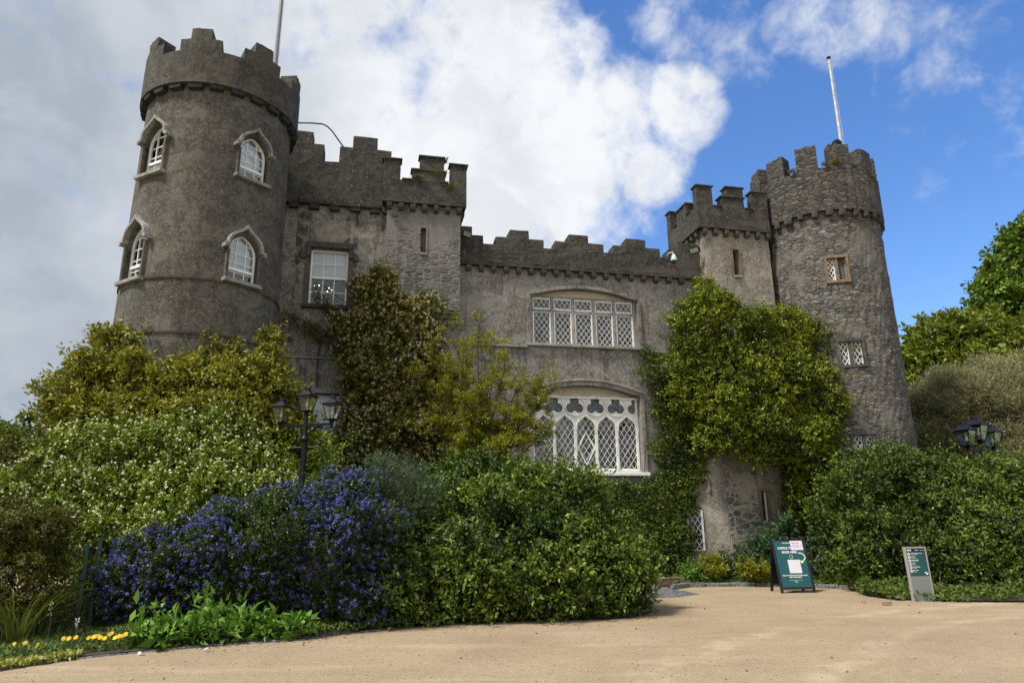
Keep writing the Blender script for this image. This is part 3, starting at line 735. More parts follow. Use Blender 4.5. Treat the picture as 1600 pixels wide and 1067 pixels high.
qp0 = LX(1090.5, 330, QY-.15); qp1 = LX(1200, 330, QY-.15)
zcQ = LZ(1130, 324, QY-.15); hQ = LZ(1093, 291, QY-.15)-zcQ
qp = capped('parapet', qp0, qp1, QY-.15, QY+2.15, ZQL, zcQ,
            [(0, .22, 0, hQ), (.78, 1, 0, hQ*.92), (.34, .66, 0, hQ*.52), (.42, .66, hQ*.52+.05, hQ*1.05)], [(.34, .66, 0, hQ*.6)], M_PARA, 12)
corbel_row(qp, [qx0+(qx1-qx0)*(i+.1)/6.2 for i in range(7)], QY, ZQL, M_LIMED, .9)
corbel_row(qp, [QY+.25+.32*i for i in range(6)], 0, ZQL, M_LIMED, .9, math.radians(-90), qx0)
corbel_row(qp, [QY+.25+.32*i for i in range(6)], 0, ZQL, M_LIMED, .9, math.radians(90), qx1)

# --- round towers --------------------------------------------------------------------
def tangent_circle(pxl, pxr, py, dist):
    """circle whose left and right edges are seen at pxl, pxr; centre at horizontal distance dist"""
    a = ray(pxl, py); b_ = ray(pxr, py)
    az0 = math.atan2(a.x, a.y); az1 = math.atan2(b_.x, b_.y)
    c = (az0+az1)/2; R = dist*math.sin((az1-az0)/2)
    return Vector((CAM.x+dist*math.sin(c), CAM.y+dist*math.cos(c), 0)), R, c
def elev_z(px, py, c, R):                   # height where the sight line meets the near side of the cylinder
    d = ray(px, py); h = math.hypot(d.x, d.y); dx, dy = d.x/h, d.y/h
    rel = Vector((c.x-CAM.x, c.y-CAM.y)); pr = rel.x*dx+rel.y*dy; off2 = rel.length_squared-pr*pr
    dist = pr-math.sqrt(max(R*R-off2, 0)); return CAM.z+d.z/h*dist
def elev_phi(px, py, c, R):                 # bearing (castle-local, from the tower centre) of that point
    d = ray(px, py); h = math.hypot(d.x, d.y); dx, dy = d.x/h, d.y/h
    rel = Vector((c.x-CAM.x, c.y-CAM.y)); pr = rel.x*dx+rel.y*dy; off2 = rel.length_squared-pr*pr
    dist = pr-math.sqrt(max(R*R-off2, 0)); P = Vector((CAM.x+dx*dist, CAM.y+dy*dist, 0)); l = to_loc(P)-to_loc(Vector((c.x, c.y, 0)))
    return math.atan2(l.y, l.x)
def tower_frame(cl, R, phi):
    n = Vector((math.cos(phi), math.sin(phi), 0)); r = Vector((-math.sin(phi), math.cos(phi), 0))
    return Fr((cl.x+n.x*R, cl.y+n.y*R, 0), r, n)

c1, R1, az1_ = tangent_circle(227, 456, 190, 17.6)
l1 = to_loc(c1); zp1 = elev_z(330, 130, c1, R1+.16)
bat = .0105
def rad1(z): return R1+(zp1-z)*bat
mb = MB(); SEG = 144
mb.lathe([(rad1(z), z) for z in np.linspace(0, zp1+.02, 24)], (l1.x, l1.y, 0), SEG)
T1 = mb.build('round_tower', M_TOWER, castle, label='smooth brown rendered round tower on the left', smooth=False)
def ogee(hw, zs, rise):                     # opening: rounded pointed arch, right to left
    lf = bez((-hw, zs), (-hw, zs+rise*.62), (-hw*.38, zs+rise*.86), (0, zs+rise), 8)
    return [(-p[0], p[1]) for p in lf]+lf[::-1][1:]
specs = []
for (px, pyb, pyt, lab, bl) in ((397.5, 281, 212, 'upper right arched sash window of the round tower', 1.0), (381, 441, 366, 'lower right arched sash window of the round tower', .9),
                                (240.5, 263, 203, 'upper left arched sash window of the round tower', 0), (209.5, 430, 362, 'lower left arched sash window of the round tower', 0)):
    zb = elev_z(px, pyb, c1, R1+.05); zt = elev_z(px, pyt, c1, R1+.05); R = rad1((zb+zt)/2)
    if px < 300: zt += .14; zb -= .08
    phi = elev_phi(px, (pyb+pyt)/2, c1, R); specs.append((tower_frame(l1, R, phi), zb, zt, lab, bl))
hw = .36
cu = []
for fr, zb, zt, lab, bl in specs:
    zs = zt-.46; ar = ogee(hw, zs, .46); cu.append(MB().prism(fr, [(-hw, zb), (hw, zb)]+ar, -.55, .5).build('c', M_TOWER))
cut(T1, cu); T1.data.materials.clear(); T1.data.materials.append(M_TOWER)
T1.data.polygons.foreach_set('material_index', [0]*len(T1.data.polygons))
for fr, zb, zt, lab, bl in specs:
    zs = zt-.46; ar = ogee(hw, zs, .46)
    ws = sash(fr, -hw, hw, zb, zs, lab, blind_or_glare=bl, vz=-.16, cols=3, rows=5, arch=ar)
    e = .07
    for ua, ub_ in ((-hw-e, -hw), (hw, hw+e)): MB().fbox(fr, ua, ub_, -.12, .03, zb, zs).build('jamb', M_JAMB, ws, bevel=.01)
    ho = hw+.05; top = zs+.46
    lf = bez((-ho, zs+.10), (-ho, zs+.47), (-ho*.24, top-.02), (0, top+.20), 14)
    hp = [(-ho-.09, zs+.10)]+lf+[(-p[0], p[1]) for p in lf[::-1][1:]]+[(ho+.09, zs+.10)]
    mb = MB(); mb.ribbon(fr, hp, .065, -.08, .10)
    mb.fbox(fr, -ho-.11, -ho-.04, -.10, .11, zs+.02, zs+.11); mb.fbox(fr, ho+.04, ho+.11, -.10, .11, zs+.02, zs+.11)
    mb.build('hood_mould', M_LIME, ws, bevel=.012)
    sp = [(-p[0], p[1]) for p in ar]           # stone between opening and hood
    MB().fbox(fr, -hw-.10, hw+.10, -.2, .10, zb-.09, zb-.002).build('sill', M_LIME, ws, bevel=.012)
def ring(name, z, r, c, th, h, mat, par, seg=128):
    mb = MB(); n = seg; vs = []
    prof = [(r-.05, z-h/2), (r+th, z-h/2), (r+th, z+h/2), (r-.05, z+h/2)]
    for k in range(n):
        a_ = 2*math.pi*k/n
        for q in prof: vs.append((c.x+q[0]*math.cos(a_), c.y+q[0]*math.sin(a_), q[1]))
    fs = []
    for k in range(n):
        k2 = (k+1) % n
        for i in range(4): fs.append((4*k+i, 4*k2+i, 4*k2+(i+1) % 4, 4*k+(i+1) % 4))
    mb.add(vs, fs); return mb.build(name, mat, par, bevel=0)
for (px, py) in ((300, 434), (290, 519)):
    z = elev_z(px, py, c1, R1+.06); ring('string_course', z, rad1(z), l1, .028, .05, M_PARAT, T1)
# parapet with stepped merlons
RP = R1+.17; rI = R1-.28
zc1 = elev_z(380, 108, c1, RP); phi0 = elev_phi(311, 90, c1, RP)
hl, hh = elev_z(330, 64, c1, RP)-elev_z(330, 81, c1, RP), 0
zc1 = elev_z(363, 86, c1, RP); zl1 = elev_z(338, 63, c1, RP); zh1 = elev_z(322, 45, c1, RP)
mb = MB(); mb.sector((l1.x, l1.y), rI, RP, 0, 2*math.pi, zp1, zc1, 120)
par1 = mb.build('parapet', M_PARAT, castle, label='dark stepped battlement of the left tower')
dphi = elev_phi(418, 90, c1, RP)-elev_phi(311, 90, c1, RP); print('merlon spacing', math.degrees(dphi))
nm = max(5, round(2*math.pi/abs(dphi))); 
mb = MB(); rr = random.Random(3)
for k in range(nm):
    a_ = phi0+2*math.pi*k/nm; wl_ = abs(2*math.pi/nm)*.33; wh_ = wl_*.49
    mb.sector((l1.x, l1.y), rI+.002, RP-.002, a_-wl_, a_+wl_, zc1-.004, zl1, 10, jit=.008, rng=rr)
    mb.sector((l1.x, l1.y), rI+.004, RP-.004, a_-wh_, a_+wh_, zl1-.02, zh1, 6, jit=.008, rng=rr)
mb.build('merlon', M_PARAT, par1)
def block(w0, d, h):
    return MB().box((-.02, -w0/2, -h), (d, w0/2, .01))
cb = block(.30, .15, .13).build('corbel', M_CORB, par1, bevel=.015)
for k in range(24):
    c = cb if k == 0 else cb.copy()
    if k: link(c, par1)
    a_ = 2*math.pi*(k+.5)/24; c.location = (l1.x+(R1-.01)*math.cos(a_), l1.y+(R1-.01)*math.sin(a_), zp1-.004); c.rotation_euler = (0, 0, a_); c.scale = (1, rng.uniform(.85, 1.1), rng.uniform(.85, 1.1))

# right tower: rubble, plain merlons
c2, R2, az2_ = tangent_circle(1184, 1375, 352, 24.0)
l2 = to_loc(c2); zp2 = elev_z(1280, 330, c2, R2+.12)
rgn = np.random.default_rng(4)
def lumpy(prof, c, seg, amt, seed):
    g = np.random.default_rng(seed); vs = []; n = len(prof)
    for r, z in prof:
        ph = g.uniform(-amt, amt, seg)
        for k in range(seg):
            a_ = 2*math.pi*k/seg; q = r+ph[k]; vs.append((c.x+q*math.cos(a_), c.y+q*math.sin(a_), z+g.uniform(-.02, .02)*(0 if z in (prof[0][1], prof[-1][1]) else 1)))
    fs = []
    for i in range(n-1):
        for k in range(seg):
            k2 = (k+1) % seg; fs.append((i*seg+k, i*seg+k2, (i+1)*seg+k2, (i+1)*seg+k))
    fs += [tuple(range(seg-1, -1, -1)), tuple((n-1)*seg+k for k in range(seg))]
    return MB().add(vs, fs)
def rad2(z): return R2+(zp2-z)*.006
T2 = lumpy([(rad2(z), z) for z in np.linspace(0, zp2+.02, 46)], l2, 100, .022, 4).build('round_tower', M_RTOW, castle, label='rough rubble round tower on the right')
w2 = []
for (px0_, px1_, pyt, pyb, lab, kinds) in ((1293, 1323, 402, 437, 'ochre framed two light window with one louvred light', ('l', 's')), (1312, 1349, 533, 569, 'leaded two light window half hidden by the golden climber', ('l', 'l')), (1334, 1370, 679, 703, 'low leaded two light window just above the hedge', ('l', 'l'))):
    pm = (px0_+px1_)/2; zb = elev_z(pm, pyb, c2, R2+.06); zt = elev_z(pm, pyt, c2, R2+.06); R = rad2((zb+zt)/2); phi = elev_phi(pm, (pyt+pyb)/2, c2, R)
    ph0 = elev_phi(px0_, pyb, c2, R); ph1 = elev_phi(px1_, pyb, c2, R); wd = abs(ph1-ph0)*R
    w2.append((tower_frame(l2, R-.02, phi), zb, zt, wd, lab, kinds))
cut(T2, [MB().fbox(fr, -wd/2, wd/2, -.35, .5, zb, zt).build('c', M_RTOW) for fr, zb, zt, wd, lab, kinds in w2])
T2.data.materials.clear(); T2.data.materials.append(M_RTOW); T2.data.polygons.foreach_set('material_index', [0]*len(T2.data.polygons))
M_LOUV = plain('grey louvre slats', (.30, .29, .27), .7)
for i, (fr, zb, zt, wd, lab, kinds) in enumerate(w2):
    mb = MB(); mt = M_SAND if i == 0 else M_LIMED; e = .08
    mb.fbox(fr, -wd/2-e, -wd/2, -.2, .035, zb, zt); mb.fbox(fr, wd/2, wd/2+e, -.2, .035, zb, zt); mb.fbox(fr, -wd/2-e, wd/2+e, -.2, .036, zt+.001, zt+.10); mb.fbox(fr, -.045, .045, -.2, .0, zb, zt)
    mb.fbox(fr, -wd/2-e, wd/2+e, -.2, .05, zb-.09, zb-.001)
    ww = mb.build('window', mt, castle, label=lab, bevel=.012)
    for sgn, kd in zip((-1, 1), kinds):
        u0, u1 = (-wd/2+.0, -.045) if sgn < 0 else (.045, wd/2)
        q = [(u0, zb), (u1, zb), (u1, zt), (u0, zt)]; mb = MB()
        if kd == 'l':
            lattice(mb, fr, [(u0+.02, zb+.02), (u1-.02, zb+.02), (u1-.02, zt-.02), (u0+.02, zt-.02)], (u1-u0)/2.2, (u1-u0)/2.2*1.7, .02, -.115, -.09)
            mb.ribbon(fr, [(u0+.015, zb+.015), (u1-.015, zb+.015), (u1-.015, zt-.015), (u0+.015, zt-.015)], .03, -.12, -.08, closed=True)
            mb.build('leading', M_OFFW, ww); MB().prism(fr, q, -.125, -.12).build('glass', M_GLASSD, ww)
        else:
            n = 13
            for k in range(n):
                z = zb+(zt-zb)*(k+.3)/n; h = (zt-zb)/n*.5
                mb.add([fr.p(u0, -.09, z), fr.p(u1-.02, -.09, z), fr.p(u1-.02, -.15, z+h*1.3), fr.p(u0, -.15, z+h*1.3), fr.p(u0, -.09, z-.012), fr.p(u1-.02, -.09, z-.012), fr.p(u1-.02, -.15, z+h*1.3-.012), fr.p(u0, -.15, z+h*1.3-.012)],
                       [(0, 1, 2, 3), (7, 6, 5, 4), (0, 4, 5, 1), (1, 5, 6, 2), (2, 6, 7, 3), (3, 7, 4, 0)])
            mb.fbox(fr, u1-.02, u1, -.16, -.07, zb, zt); mb.build('louvre', M_LOUV, ww)
    MB().fbox(fr, -wd/2, wd/2, -.34, -.33, zb, zt).build('dark_interior', M_ROOM, ww)
RP2 = R2+.13; rI2 = RP2-.48
zc2 = elev_z(1290, 262, c2, RP2); zm2 = elev_z(1258, 233, c2, RP2)
par2 = MB().sector((l2.x, l2.y), rI2, RP2, 0, 2*math.pi, zp2, zc2, 110, jit=.022, rng=random.Random(9)).build('parapet', M_RPAR, castle, label='rubble battlement of the right tower')
for px_a, px_b in ((1161, 1173), (1192.5, 1219), (1241, 1276), (1297, 1327), (1347, 1360)): pass
cen = [elev_phi(p, 240, c2, RP2) for p in (1205, 1258, 1310)]
st_ = (cen[2]-cen[0])/2; n2 = round(2*math.pi/abs(st_)); print('tower2 merlons', n2, math.degrees(st_))
mb = MB(); rr = random.Random(8)
for k in range(n2):
    a_ = cen[1]+2*math.pi*k/n2; wd_ = 2*math.pi/n2*rr.uniform(.30, .34); z = zm2+rr.uniform(-.06, .08)
    mb.sector((l2.x, l2.y), rI2+.01, RP2-.012, a_-wd_, a_+wd_, zc2-.05, z, 6, jit=.02, rng=rr)
mo2 = mb.build('merlon', M_RPAR, par2)
cb = MB().box((-.03, -.11, -.20), (.17, .11, .01)).build('corbel', M_RPAR, par2, bevel=.05)
for k in range(30):
    c = cb if k == 0 else cb.copy()
    if k: link(c, par2)
    a_ = 2*math.pi*(k+.3)/30+rng.uniform(-.02, .02); c.location = (l2.x+(R2-.02)*math.cos(a_), l2.y+(R2-.02)*math.sin(a_), zp2-.002); c.rotation_euler = (0, 0, a_); c.scale = (rng.uniform(.85, 1.1), rng.uniform(.75, 1.2), rng.uniform(.8, 1.1))
# body of the building behind, so it is solid from the side as well
MB().box((LX(440, 400), .9, 0), (tx0, 6.0, ZPL-.1)).build('rear_range', M_LWALL, castle)
MB().box((tx0, .9, 0), (l2.x+.3, 6.0, ZPC-.1)).build('rear_range', M_CWALL, castle)
# ------------------------------------------------------------------ ground
def ground_mat():
    m, t, b = new_mat('compacted sandy gravel'); c = objc(t)
    g = t.noise(c, 48, 6, 0.75); g2 = t.noise(c, 9, 7, 0.7); big = t.noise(c, 0.55, 6, 0.6, 0.4)
    v = t.node('ShaderNodeTexVoronoi', {'Vector': c, 'Scale': 95.0}).outputs['Color']; vs = t.node('ShaderNodeSeparateColor', {0: v}).outputs[0]
    col = t.ramp(big, [(0.3, (0.26, 0.197, 0.122)), (0.5, (0.325, 0.25, 0.158)), (0.7, (0.39, 0.305, 0.20))])
    col = t.mix(t.mapr(g2, 0.38, 0.60, 0.55, 0.0), col, (0.27, 0.195, 0.12))
    col = t.mix(t.mapr(g, 0.36, 0.6, 0.55, 0.0), col, (0.16, 0.12, 0.075))
    col = t.mix(t.mapr(vs, 0.7, 1.0, 0.0, 0.55), col, (0.52, 0.43, 0.31))
    trk = t.noise(scaled(t, c, (0.25, 1.3, 1)), 1.2, 5, 0.6)
    col = t.mix(t.mapr(trk, 0.54, 0.68, 0.0, 0.3), col, (0.47, 0.375, 0.26))
    # worn wheel tracks sweeping round in front of the beds, and damp darker patches
    dd = t.node('ShaderNodeVectorMath', {0: c, 1: (13.5, 1.0, 0)}, operation='DISTANCE').outputs['Value']
    dd = t.math('ADD', dd, t.math('MULTIPLY', t.noise(c, 0.35, 3), 1.2)); tr_ = None
    for rad in (8.6, 10.1, 13.0, 14.5):
        q = t.mapr(t.math('ABSOLUTE', t.math('SUBTRACT', dd, rad)), 0.26, 0.05); tr_ = q if tr_ is None else t.math('MAXIMUM', tr_, q)
    col = t.mix(t.math('MULTIPLY', t.math('MULTIPLY', tr_, t.mapr(t.noise(c, 1.6, 5, .65), .40, .60)), .38), col, (0.50, 0.40, 0.275))
    dm = t.noise(c, 0.28, 6, 0.62, 0.5)
    col = t.mix(t.math('MULTIPLY', t.mapr(dm, .52, .66), .34), col, (0.235, 0.17, 0.105))
    t.l.new(col, b.inputs['Base Color']); b.inputs['Roughness'].default_value = 0.95; b.inputs['Specular IOR Level'].default_value = 0.15
    bump(t, b, t.math('ADD', t.math('MULTIPLY', g, 0.5), t.math('ADD', g2, t.math('MULTIPLY', vs, 0.4))), 0.6, 0.012); return m
M_GRAVEL = ground_mat()
def sheet(name, pts, mat, z, sub=0.0, wob=0.0):
    from mathutils.geometry import tessellate_polygon
    me = bpy.data.meshes.new(name); tri = tessellate_polygon([[Vector((p[0], p[1], 0)) for p in pts]])
    up_ = lambda t_: (pts[t_[1]][0]-pts[t_[0]][0])*(pts[t_[2]][1]-pts[t_[0]][1])-(pts[t_[1]][1]-pts[t_[0]][1])*(pts[t_[2]][0]-pts[t_[0]][0]) > 0
    me.from_pydata([(p[0], p[1], z) for p in pts], [], [t_ if up_(t_) else t_[::-1] for t_ in tri]); me.materials.append(mat)
    o = bpy.data.objects.new(name, me); link(o); o['kind'] = 'structure'; return o
M_GRASS = plain('mown grass', (.06, .085, .02), .9, var=.4, sc=8)
sheet('ground', [(-300, -60), (300, -60), (300, 400), (-300, 400)], M_GRASS, -.008)
sheet('driveway', [(-40, -30), (45, -30), (45, 26), (-40, 26)], M_GRAVEL, 0.0)
def soil_mat():
    m, t, b = new_mat('dark soil'); c = objc(t); g = t.noise(c, 22, 6, 0.7); g2 = t.noise(c, 4, 5, 0.6)
    col = t.ramp(g, [(0.35, (0.025, 0.018, 0.012)), (0.6, (0.07, 0.05, 0.032))]); col = t.mix(t.mapr(g2, 0.45, 0.6, 0.0, 0.5), col, (0.05, 0.055, 0.02))
    t.l.new(col, b.inputs['Base Color']); b.inputs['Roughness'].default_value = 0.95; bump(t, b, t.math('ADD', g, g2), 0.9, 0.03); return m
M_SOIL = soil_mat()
# planted bed on the left: its front edge runs up to the rounded corner near the cobbles
EDGE_PX = [(-120, 1072), (0, 1046), (120, 1029), (250, 1016), (380, 1005), (480, 999), (560, 988), (640, 979), (720, 974), (800, 971), (880, 969.5), (950, 967.5), (990, 965), (1012, 960.5), (1022, 955), (1020, 946), (1010, 938)]
E1 = [gnd(*p) for p in EDGE_PX]
bed1 = sheet('soil', [(p.x, p.y) for p in E1]+[(E1[-1].x-1.0, 21.0), (-16, 18), (-16, 10)], M_SOIL, .03)
FAR_PX = [(1052, 921), (1072, 917.5), (1110, 916.5), (1150, 916), (1200, 916), (1250, 917), (1300, 919), (1336, 922), (1352, 931), (1400, 937), (1500, 940), (1600, 941), (1800, 944)]
E2 = [gnd(*p) for p in FAR_PX]
bed2 = sheet('soil', [(p.x, p.y) for p in E2]+[(22, 27), (5, 26), (E2[0].x-.2, 21.6)], M_SOIL, .03)
# cobbled apron by the corner
def cobble_mat():
    m, t, b = new_mat('grey cobbles'); c = objc(t); v = t.node('ShaderNodeTexVoronoi', {'Vector': c, 'Scale': 7.0}); e = t.node('ShaderNodeTexVoronoi', {'Vector': c, 'Scale': 7.0}, feature='DISTANCE_TO_EDGE').outputs['Distance']
    h = t.node('ShaderNodeSeparateColor', {0: v.outputs['Color']}).outputs[0]; col = t.ramp(h, [(0, (.07, .075, .085)), (1, (.20, .205, .21))]); col = t.mix(t.mapr(e, .08, .02), col, (.05, .045, .04))
    t.l.new(col, b.inputs['Base Color']); b.inputs['Roughness'].default_value = .7; bump(t, b, t.mapr(e, 0, .2), .9, .03); return m
cp_ = [gnd(*p) for p in ((1000, 935), (1060, 932.5), (1092, 928), (1068, 922.5), (1040, 918.5), (1000, 917))]
sheet('cobbled_path', [(p.x, p.y) for p in cp_], cobble_mat(), .005)
# kerb stones along the beds
M_KERB = masonry('grey kerb stone', (.17, .17, .17), (.09, .09, .09), (.30, .30, .29), samt=.2, rough_scale=40, bstr=.5)
def kerb_run(E, a, b, h, d, grp, lab, step=.55):
    """individual stones from arc position a to b along the polyline"""
    seg = []; s = 0
    for p, q in zip(E[:-1], E[1:]):
        seg.append((s, p, q, (q-p).length)); s += (q-p).length
    def pos(x):
        for s0, p, q, l in seg:
            if x <= s0+l or (s0, p, q, l) == seg[-1]: return p+(q-p)*((x-s0)/l)
    r = random.Random(2); x = a if a >= 0 else s+a; end = b if b > 0 else s; k = 0
    while x < end-.1:
        w_ = min(step*r.uniform(.7, 1.25), end-x); P = pos(x); Q = pos(x+w_-.012)
        dv = Q-P; ln = dv.length; ang = math.atan2(dv.y, dv.x); hh_ = h*r.uniform(.8, 1.15)
        mb = MB(); mb.box((0, -.02, -.05), (ln, d*r.uniform(.85, 1.1), hh_))
        o = mb.build('kerb_stone', M_KERB, None, bevel=.018); jitter(o, .006, .3, k)
        o.location = (P.x, P.y, 0); o.rotation_euler = (0, 0, ang)
        tag(o, lab, 'kerb stone', grp); x += w_; k += 1
kerb_run(E1, 0, 6.3, .022, .07, 'edging stones of the front flower bed', 'low grey edging stone along the front flower bed')
kerb_run(E1, -2.0, 0, .085, .14, 'edging stones round the tip of the bed', 'pale grey edging stone at the rounded tip of the dark shrub bed')
kerb_run(E2[:8], 0.05, 0, .10, .12, 'edging stones before the castle wall', 'dark edging stone along the far bed under the castle wall', .6)
# squared stone block beside the cobbles
P = gnd(1051, 917); o = MB().box((-.36, -.17, 0), (.36, .20, .22)).build('stone_block', plain('brown mossy block', (.12, .085, .06), .9, var=.35, sc=14, bstr=.6), None, bevel=.035); jitter(o, .012, .2, 4)
o.location = (P.x, P.y+.2, .0); o.rotation_euler = (0, 0, .15); tag(o, 'squared brown stone block lying beside the cobbled patch', 'stone')
# ------------------------------------------------------------------ foliage
def leaf_mat(name, cols, rough=0.55, trans=0.2, spec=0.3):
    """leaf to leaf variety comes from a tone stored on every leaf: random, paler at tips, darker inside"""
    if 'lea' in name: cols = [(q[0]*(1.16 if q[0] < q[1]*.75 else 1.0), q[1]*1.04, q[2]*.72) for q in cols]
    m = bpy.data.materials.new(name); m.use_nodes = True; t = NT(m.node_tree); b = m.node_tree.nodes['Principled BSDF']
    a = t.node('ShaderNodeAttribute', attribute_name='tone').outputs['Fac']
    col = t.ramp(a, [(i/(len(cols)-1), c) for i, c in enumerate(cols)])
    t.l.new(col, b.inputs['Base Color']); b.inputs['Roughness'].default_value = rough; b.inputs['Specular IOR Level'].default_value = spec
    if trans:
        tl = t.node('ShaderNodeBsdfTranslucent', {'Color': t.mix(0.5, col, (1, 1, .35), 'MULTIPLY')}).outputs[0]
        mx = t.node('ShaderNodeMixShader', {0: trans, 1: b.outputs[0], 2: tl}).outputs[0]
        t.l.new(mx, m.node_tree.nodes['Material Output'].inputs[0])
    return m
def bark_mat(name, c0, c1):
    m, t, b = new_mat(name); c = objc(t); n = t.noise(scaled(t, c, (1, 1, .25)), 18, 5, .7)
    t.l.new(t.ramp(n, [(.3, c0), (.7, c1)]), b.inputs['Base Color']); b.inputs['Roughness'].default_value = .9; bump(t, b, n, .6, .02); return m
def unit(a): return a/np.maximum(np.linalg.norm(a, axis=-1, keepdims=True), 1e-9)
def leaf_mesh(name, P, D, N, Ln, Wd, tone, mat, parent=None, fold=0.18, curl=0.12):
    """one rhombic folded leaf per row: base P, direction D, face normal N"""
    n = len(P); S = unit(np.cross(D, N)); N = np.cross(S, D)
    Ln = Ln[:, None]; Wd = Wd[:, None]
    V = np.empty((n, 4, 3), np.float32)
    V[:, 0] = P; mid = P + D*Ln*.45
    V[:, 1] = mid + S*Wd*.5 + N*Wd*fold; V[:, 2] = P + D*Ln - N*Ln*curl; V[:, 3] = mid - S*Wd*.5 + N*Wd*fold
    me = bpy.data.meshes.new(name); me.vertices.add(4*n); me.vertices.foreach_set('co', V.ravel())
    me.loops.add(4*n); me.loops.foreach_set('vertex_index', np.arange(4*n, dtype=np.int32))
    me.polygons.add(n); me.polygons.foreach_set('loop_start', np.arange(0, 4*n, 4, dtype=np.int32)); me.polygons.foreach_set('loop_total', np.full(n, 4, np.int32))
    at_ = me.attributes.new('tone', 'FLOAT', 'POINT'); at_.data.foreach_set('value', np.repeat(tone.astype(np.float32), 4))
    me.materials.append(mat); me.update(calc_edges=True)
    o = bpy.data.objects.new(name, me); return link(o, parent)
def vnoise(P, f, seed):
    g = np.random.default_rng(seed); out = np.zeros(len(P))
    for k in range(5):
        K = g.normal(size=3)*f*(1+.45*k); out += np.sin(P@K+g.uniform(0, 6.28))/(1+.35*k)
    return out/2.6
def lobes_px(spec):
    """(px, py, rx px, ry px, depth Y, depth radius m or None) -> world ellipsoids"""
    out = []
    for q in spec:
        px, py, rx, ry, Y = q[:5]; P = at(px, py, Y); s = mpp(P)
        d = q[5] if len(q) > 5 else (rx+ry)/2*s
        out.append((P.x, P.y, P.z, rx*s, d, ry*s))
    return np.array(out)
def shell_pts(lobes, dens, g, inner=1.0, amp=.16, freq=2.2, spread=.10, back=.3, seed=1, zmin=.05, keep=.82):
    C, R = lobes[:, :3], lobes[:, 3:]
    area = 4*np.pi*((R[:, 0]*R[:, 1])**1.6/3+(R[:, 0]*R[:, 2])**1.6/3+(R[:, 1]*R[:, 2])**1.6/3)**(1/1.6)
    Ps, Os = [], []
    for i in range(len(C)):
        n = int(area[i]*dens)+4; d = unit(g.normal(size=(n, 3)))
        ok = (d[:, 1] < .25) | (g.random(n) < back); d = d[ok]
        nn = vnoise(C[i]+d*R[i], freq, seed)
        r = inner*(1+amp*nn+g.normal(size=len(d))*spread)
        P = C[i]+d*R[i]*r[:, None]
        ins = np.zeros(len(P), bool)
        for j in range(len(C)):
            if j != i: ins |= (((P-C[j])/R[j])**2).sum(1) < keep*inner**2
        ok = (~ins | (g.random(len(P)) < .06)) & (P[:, 2] > zmin)
        Ps.append(P[ok]); Os.append(unit(d[ok]/R[i]))
    return np.concatenate(Ps), np.concatenate(Os)
def bumpy(lobes, n, frac, seed, shrink=.82, flat=.80):
    """break each big lobe into a cluster of boughs: smaller lobes sitting on its outer side"""
    g = np.random.default_rng(seed); out = []
    for c in lobes:
        out.append(np.concatenate([c[:3], c[3:]*shrink])); rm = c[3:].mean()
        for i in range(max(3, int(n*(rm**1.2)/.8))):
            d = unit(g.normal(size=3)+np.array([0, -.35, .25])); f = frac*g.uniform(.55, 1.25); P = c[:3]+d*c[3:]*g.uniform(.72, 1.0)
            if P[2] > .1: out.append(np.array([P[0], P[1], P[2], rm*f, rm*f, rm*f*flat]))
    return np.array(out)
def tufted(name, lobes, mat, parent, dens=60, m=14, tr=.16, L_=.07, W_=.035, up=.35, droop=.0, amp=.16, freq=2.2, spread=.07, back=.3, seed=1, fill=.6, fill_in=.82, zmin=.03, splay=.8, tipw=.45, tone0=0.0, shoot=0.0, keep=.82, nb=9, frac=.34, patch=.22):
    g = np.random.default_rng(seed)
    if nb: lobes = bumpy(lobes, nb, frac, seed+500)
    T, O = shell_pts(lobes, dens, g, 1.0, amp, freq, spread, back, seed, zmin, keep)
    ax = unit(O*.75+np.array([0, 0, up])+g.normal(size=O.shape)*.35)
    n = len(T); k = np.repeat(np.arange(n), m); q = g.random(len(k))
    sl = tr*(1+shoot*(g.random(n) < .18)*g.random(n)*3)
    per = unit(g.normal(size=(len(k), 3)))
    P = T[k]+ax[k]*(q*sl[k]*1.3-tr*.35)[:, None]+per*(tr*.5*(1-.5*q)*g.random(len(k)))[:, None]
    D = unit(ax[k]*(1-splay*.6)+per*splay+np.array([0, 0, -droop]))
    N = unit(np.cross(D, g.normal(size=D.shape))*.55+O[k]*.6+np.array([0, 0, .45]))
    tt = np.clip(g.random(n)+patch*2*vnoise(T, 1.9, seed+3), 0, 1); ls = g.uniform(.7, 1.3, n)
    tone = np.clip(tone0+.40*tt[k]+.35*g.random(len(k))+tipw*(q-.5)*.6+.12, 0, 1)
    Ln = L_*g.uniform(.6, 1.25, len(k))*ls[k]; Wd = W_*g.uniform(.7, 1.2, len(k))*ls[k]
    if fill:
        F, Of = shell_pts(lobes, dens*fill*m*.5, g, fill_in, amp, freq, .10, back, seed, zmin, .8)
        pf = unit(g.normal(size=F.shape)); P = np.concatenate([P, F]); D = np.concatenate([D, pf]); N = np.concatenate([N, unit(Of+g.normal(size=F.shape)*.6)])
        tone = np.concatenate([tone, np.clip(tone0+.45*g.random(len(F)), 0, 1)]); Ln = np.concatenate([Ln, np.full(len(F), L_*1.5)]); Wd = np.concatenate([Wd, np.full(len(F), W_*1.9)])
    ok = P[:, 2] > .015
    o = leaf_mesh(name, P[ok], D[ok], N[ok], Ln[ok], Wd[ok], tone[ok], mat, parent)
    return o, T, O, ax
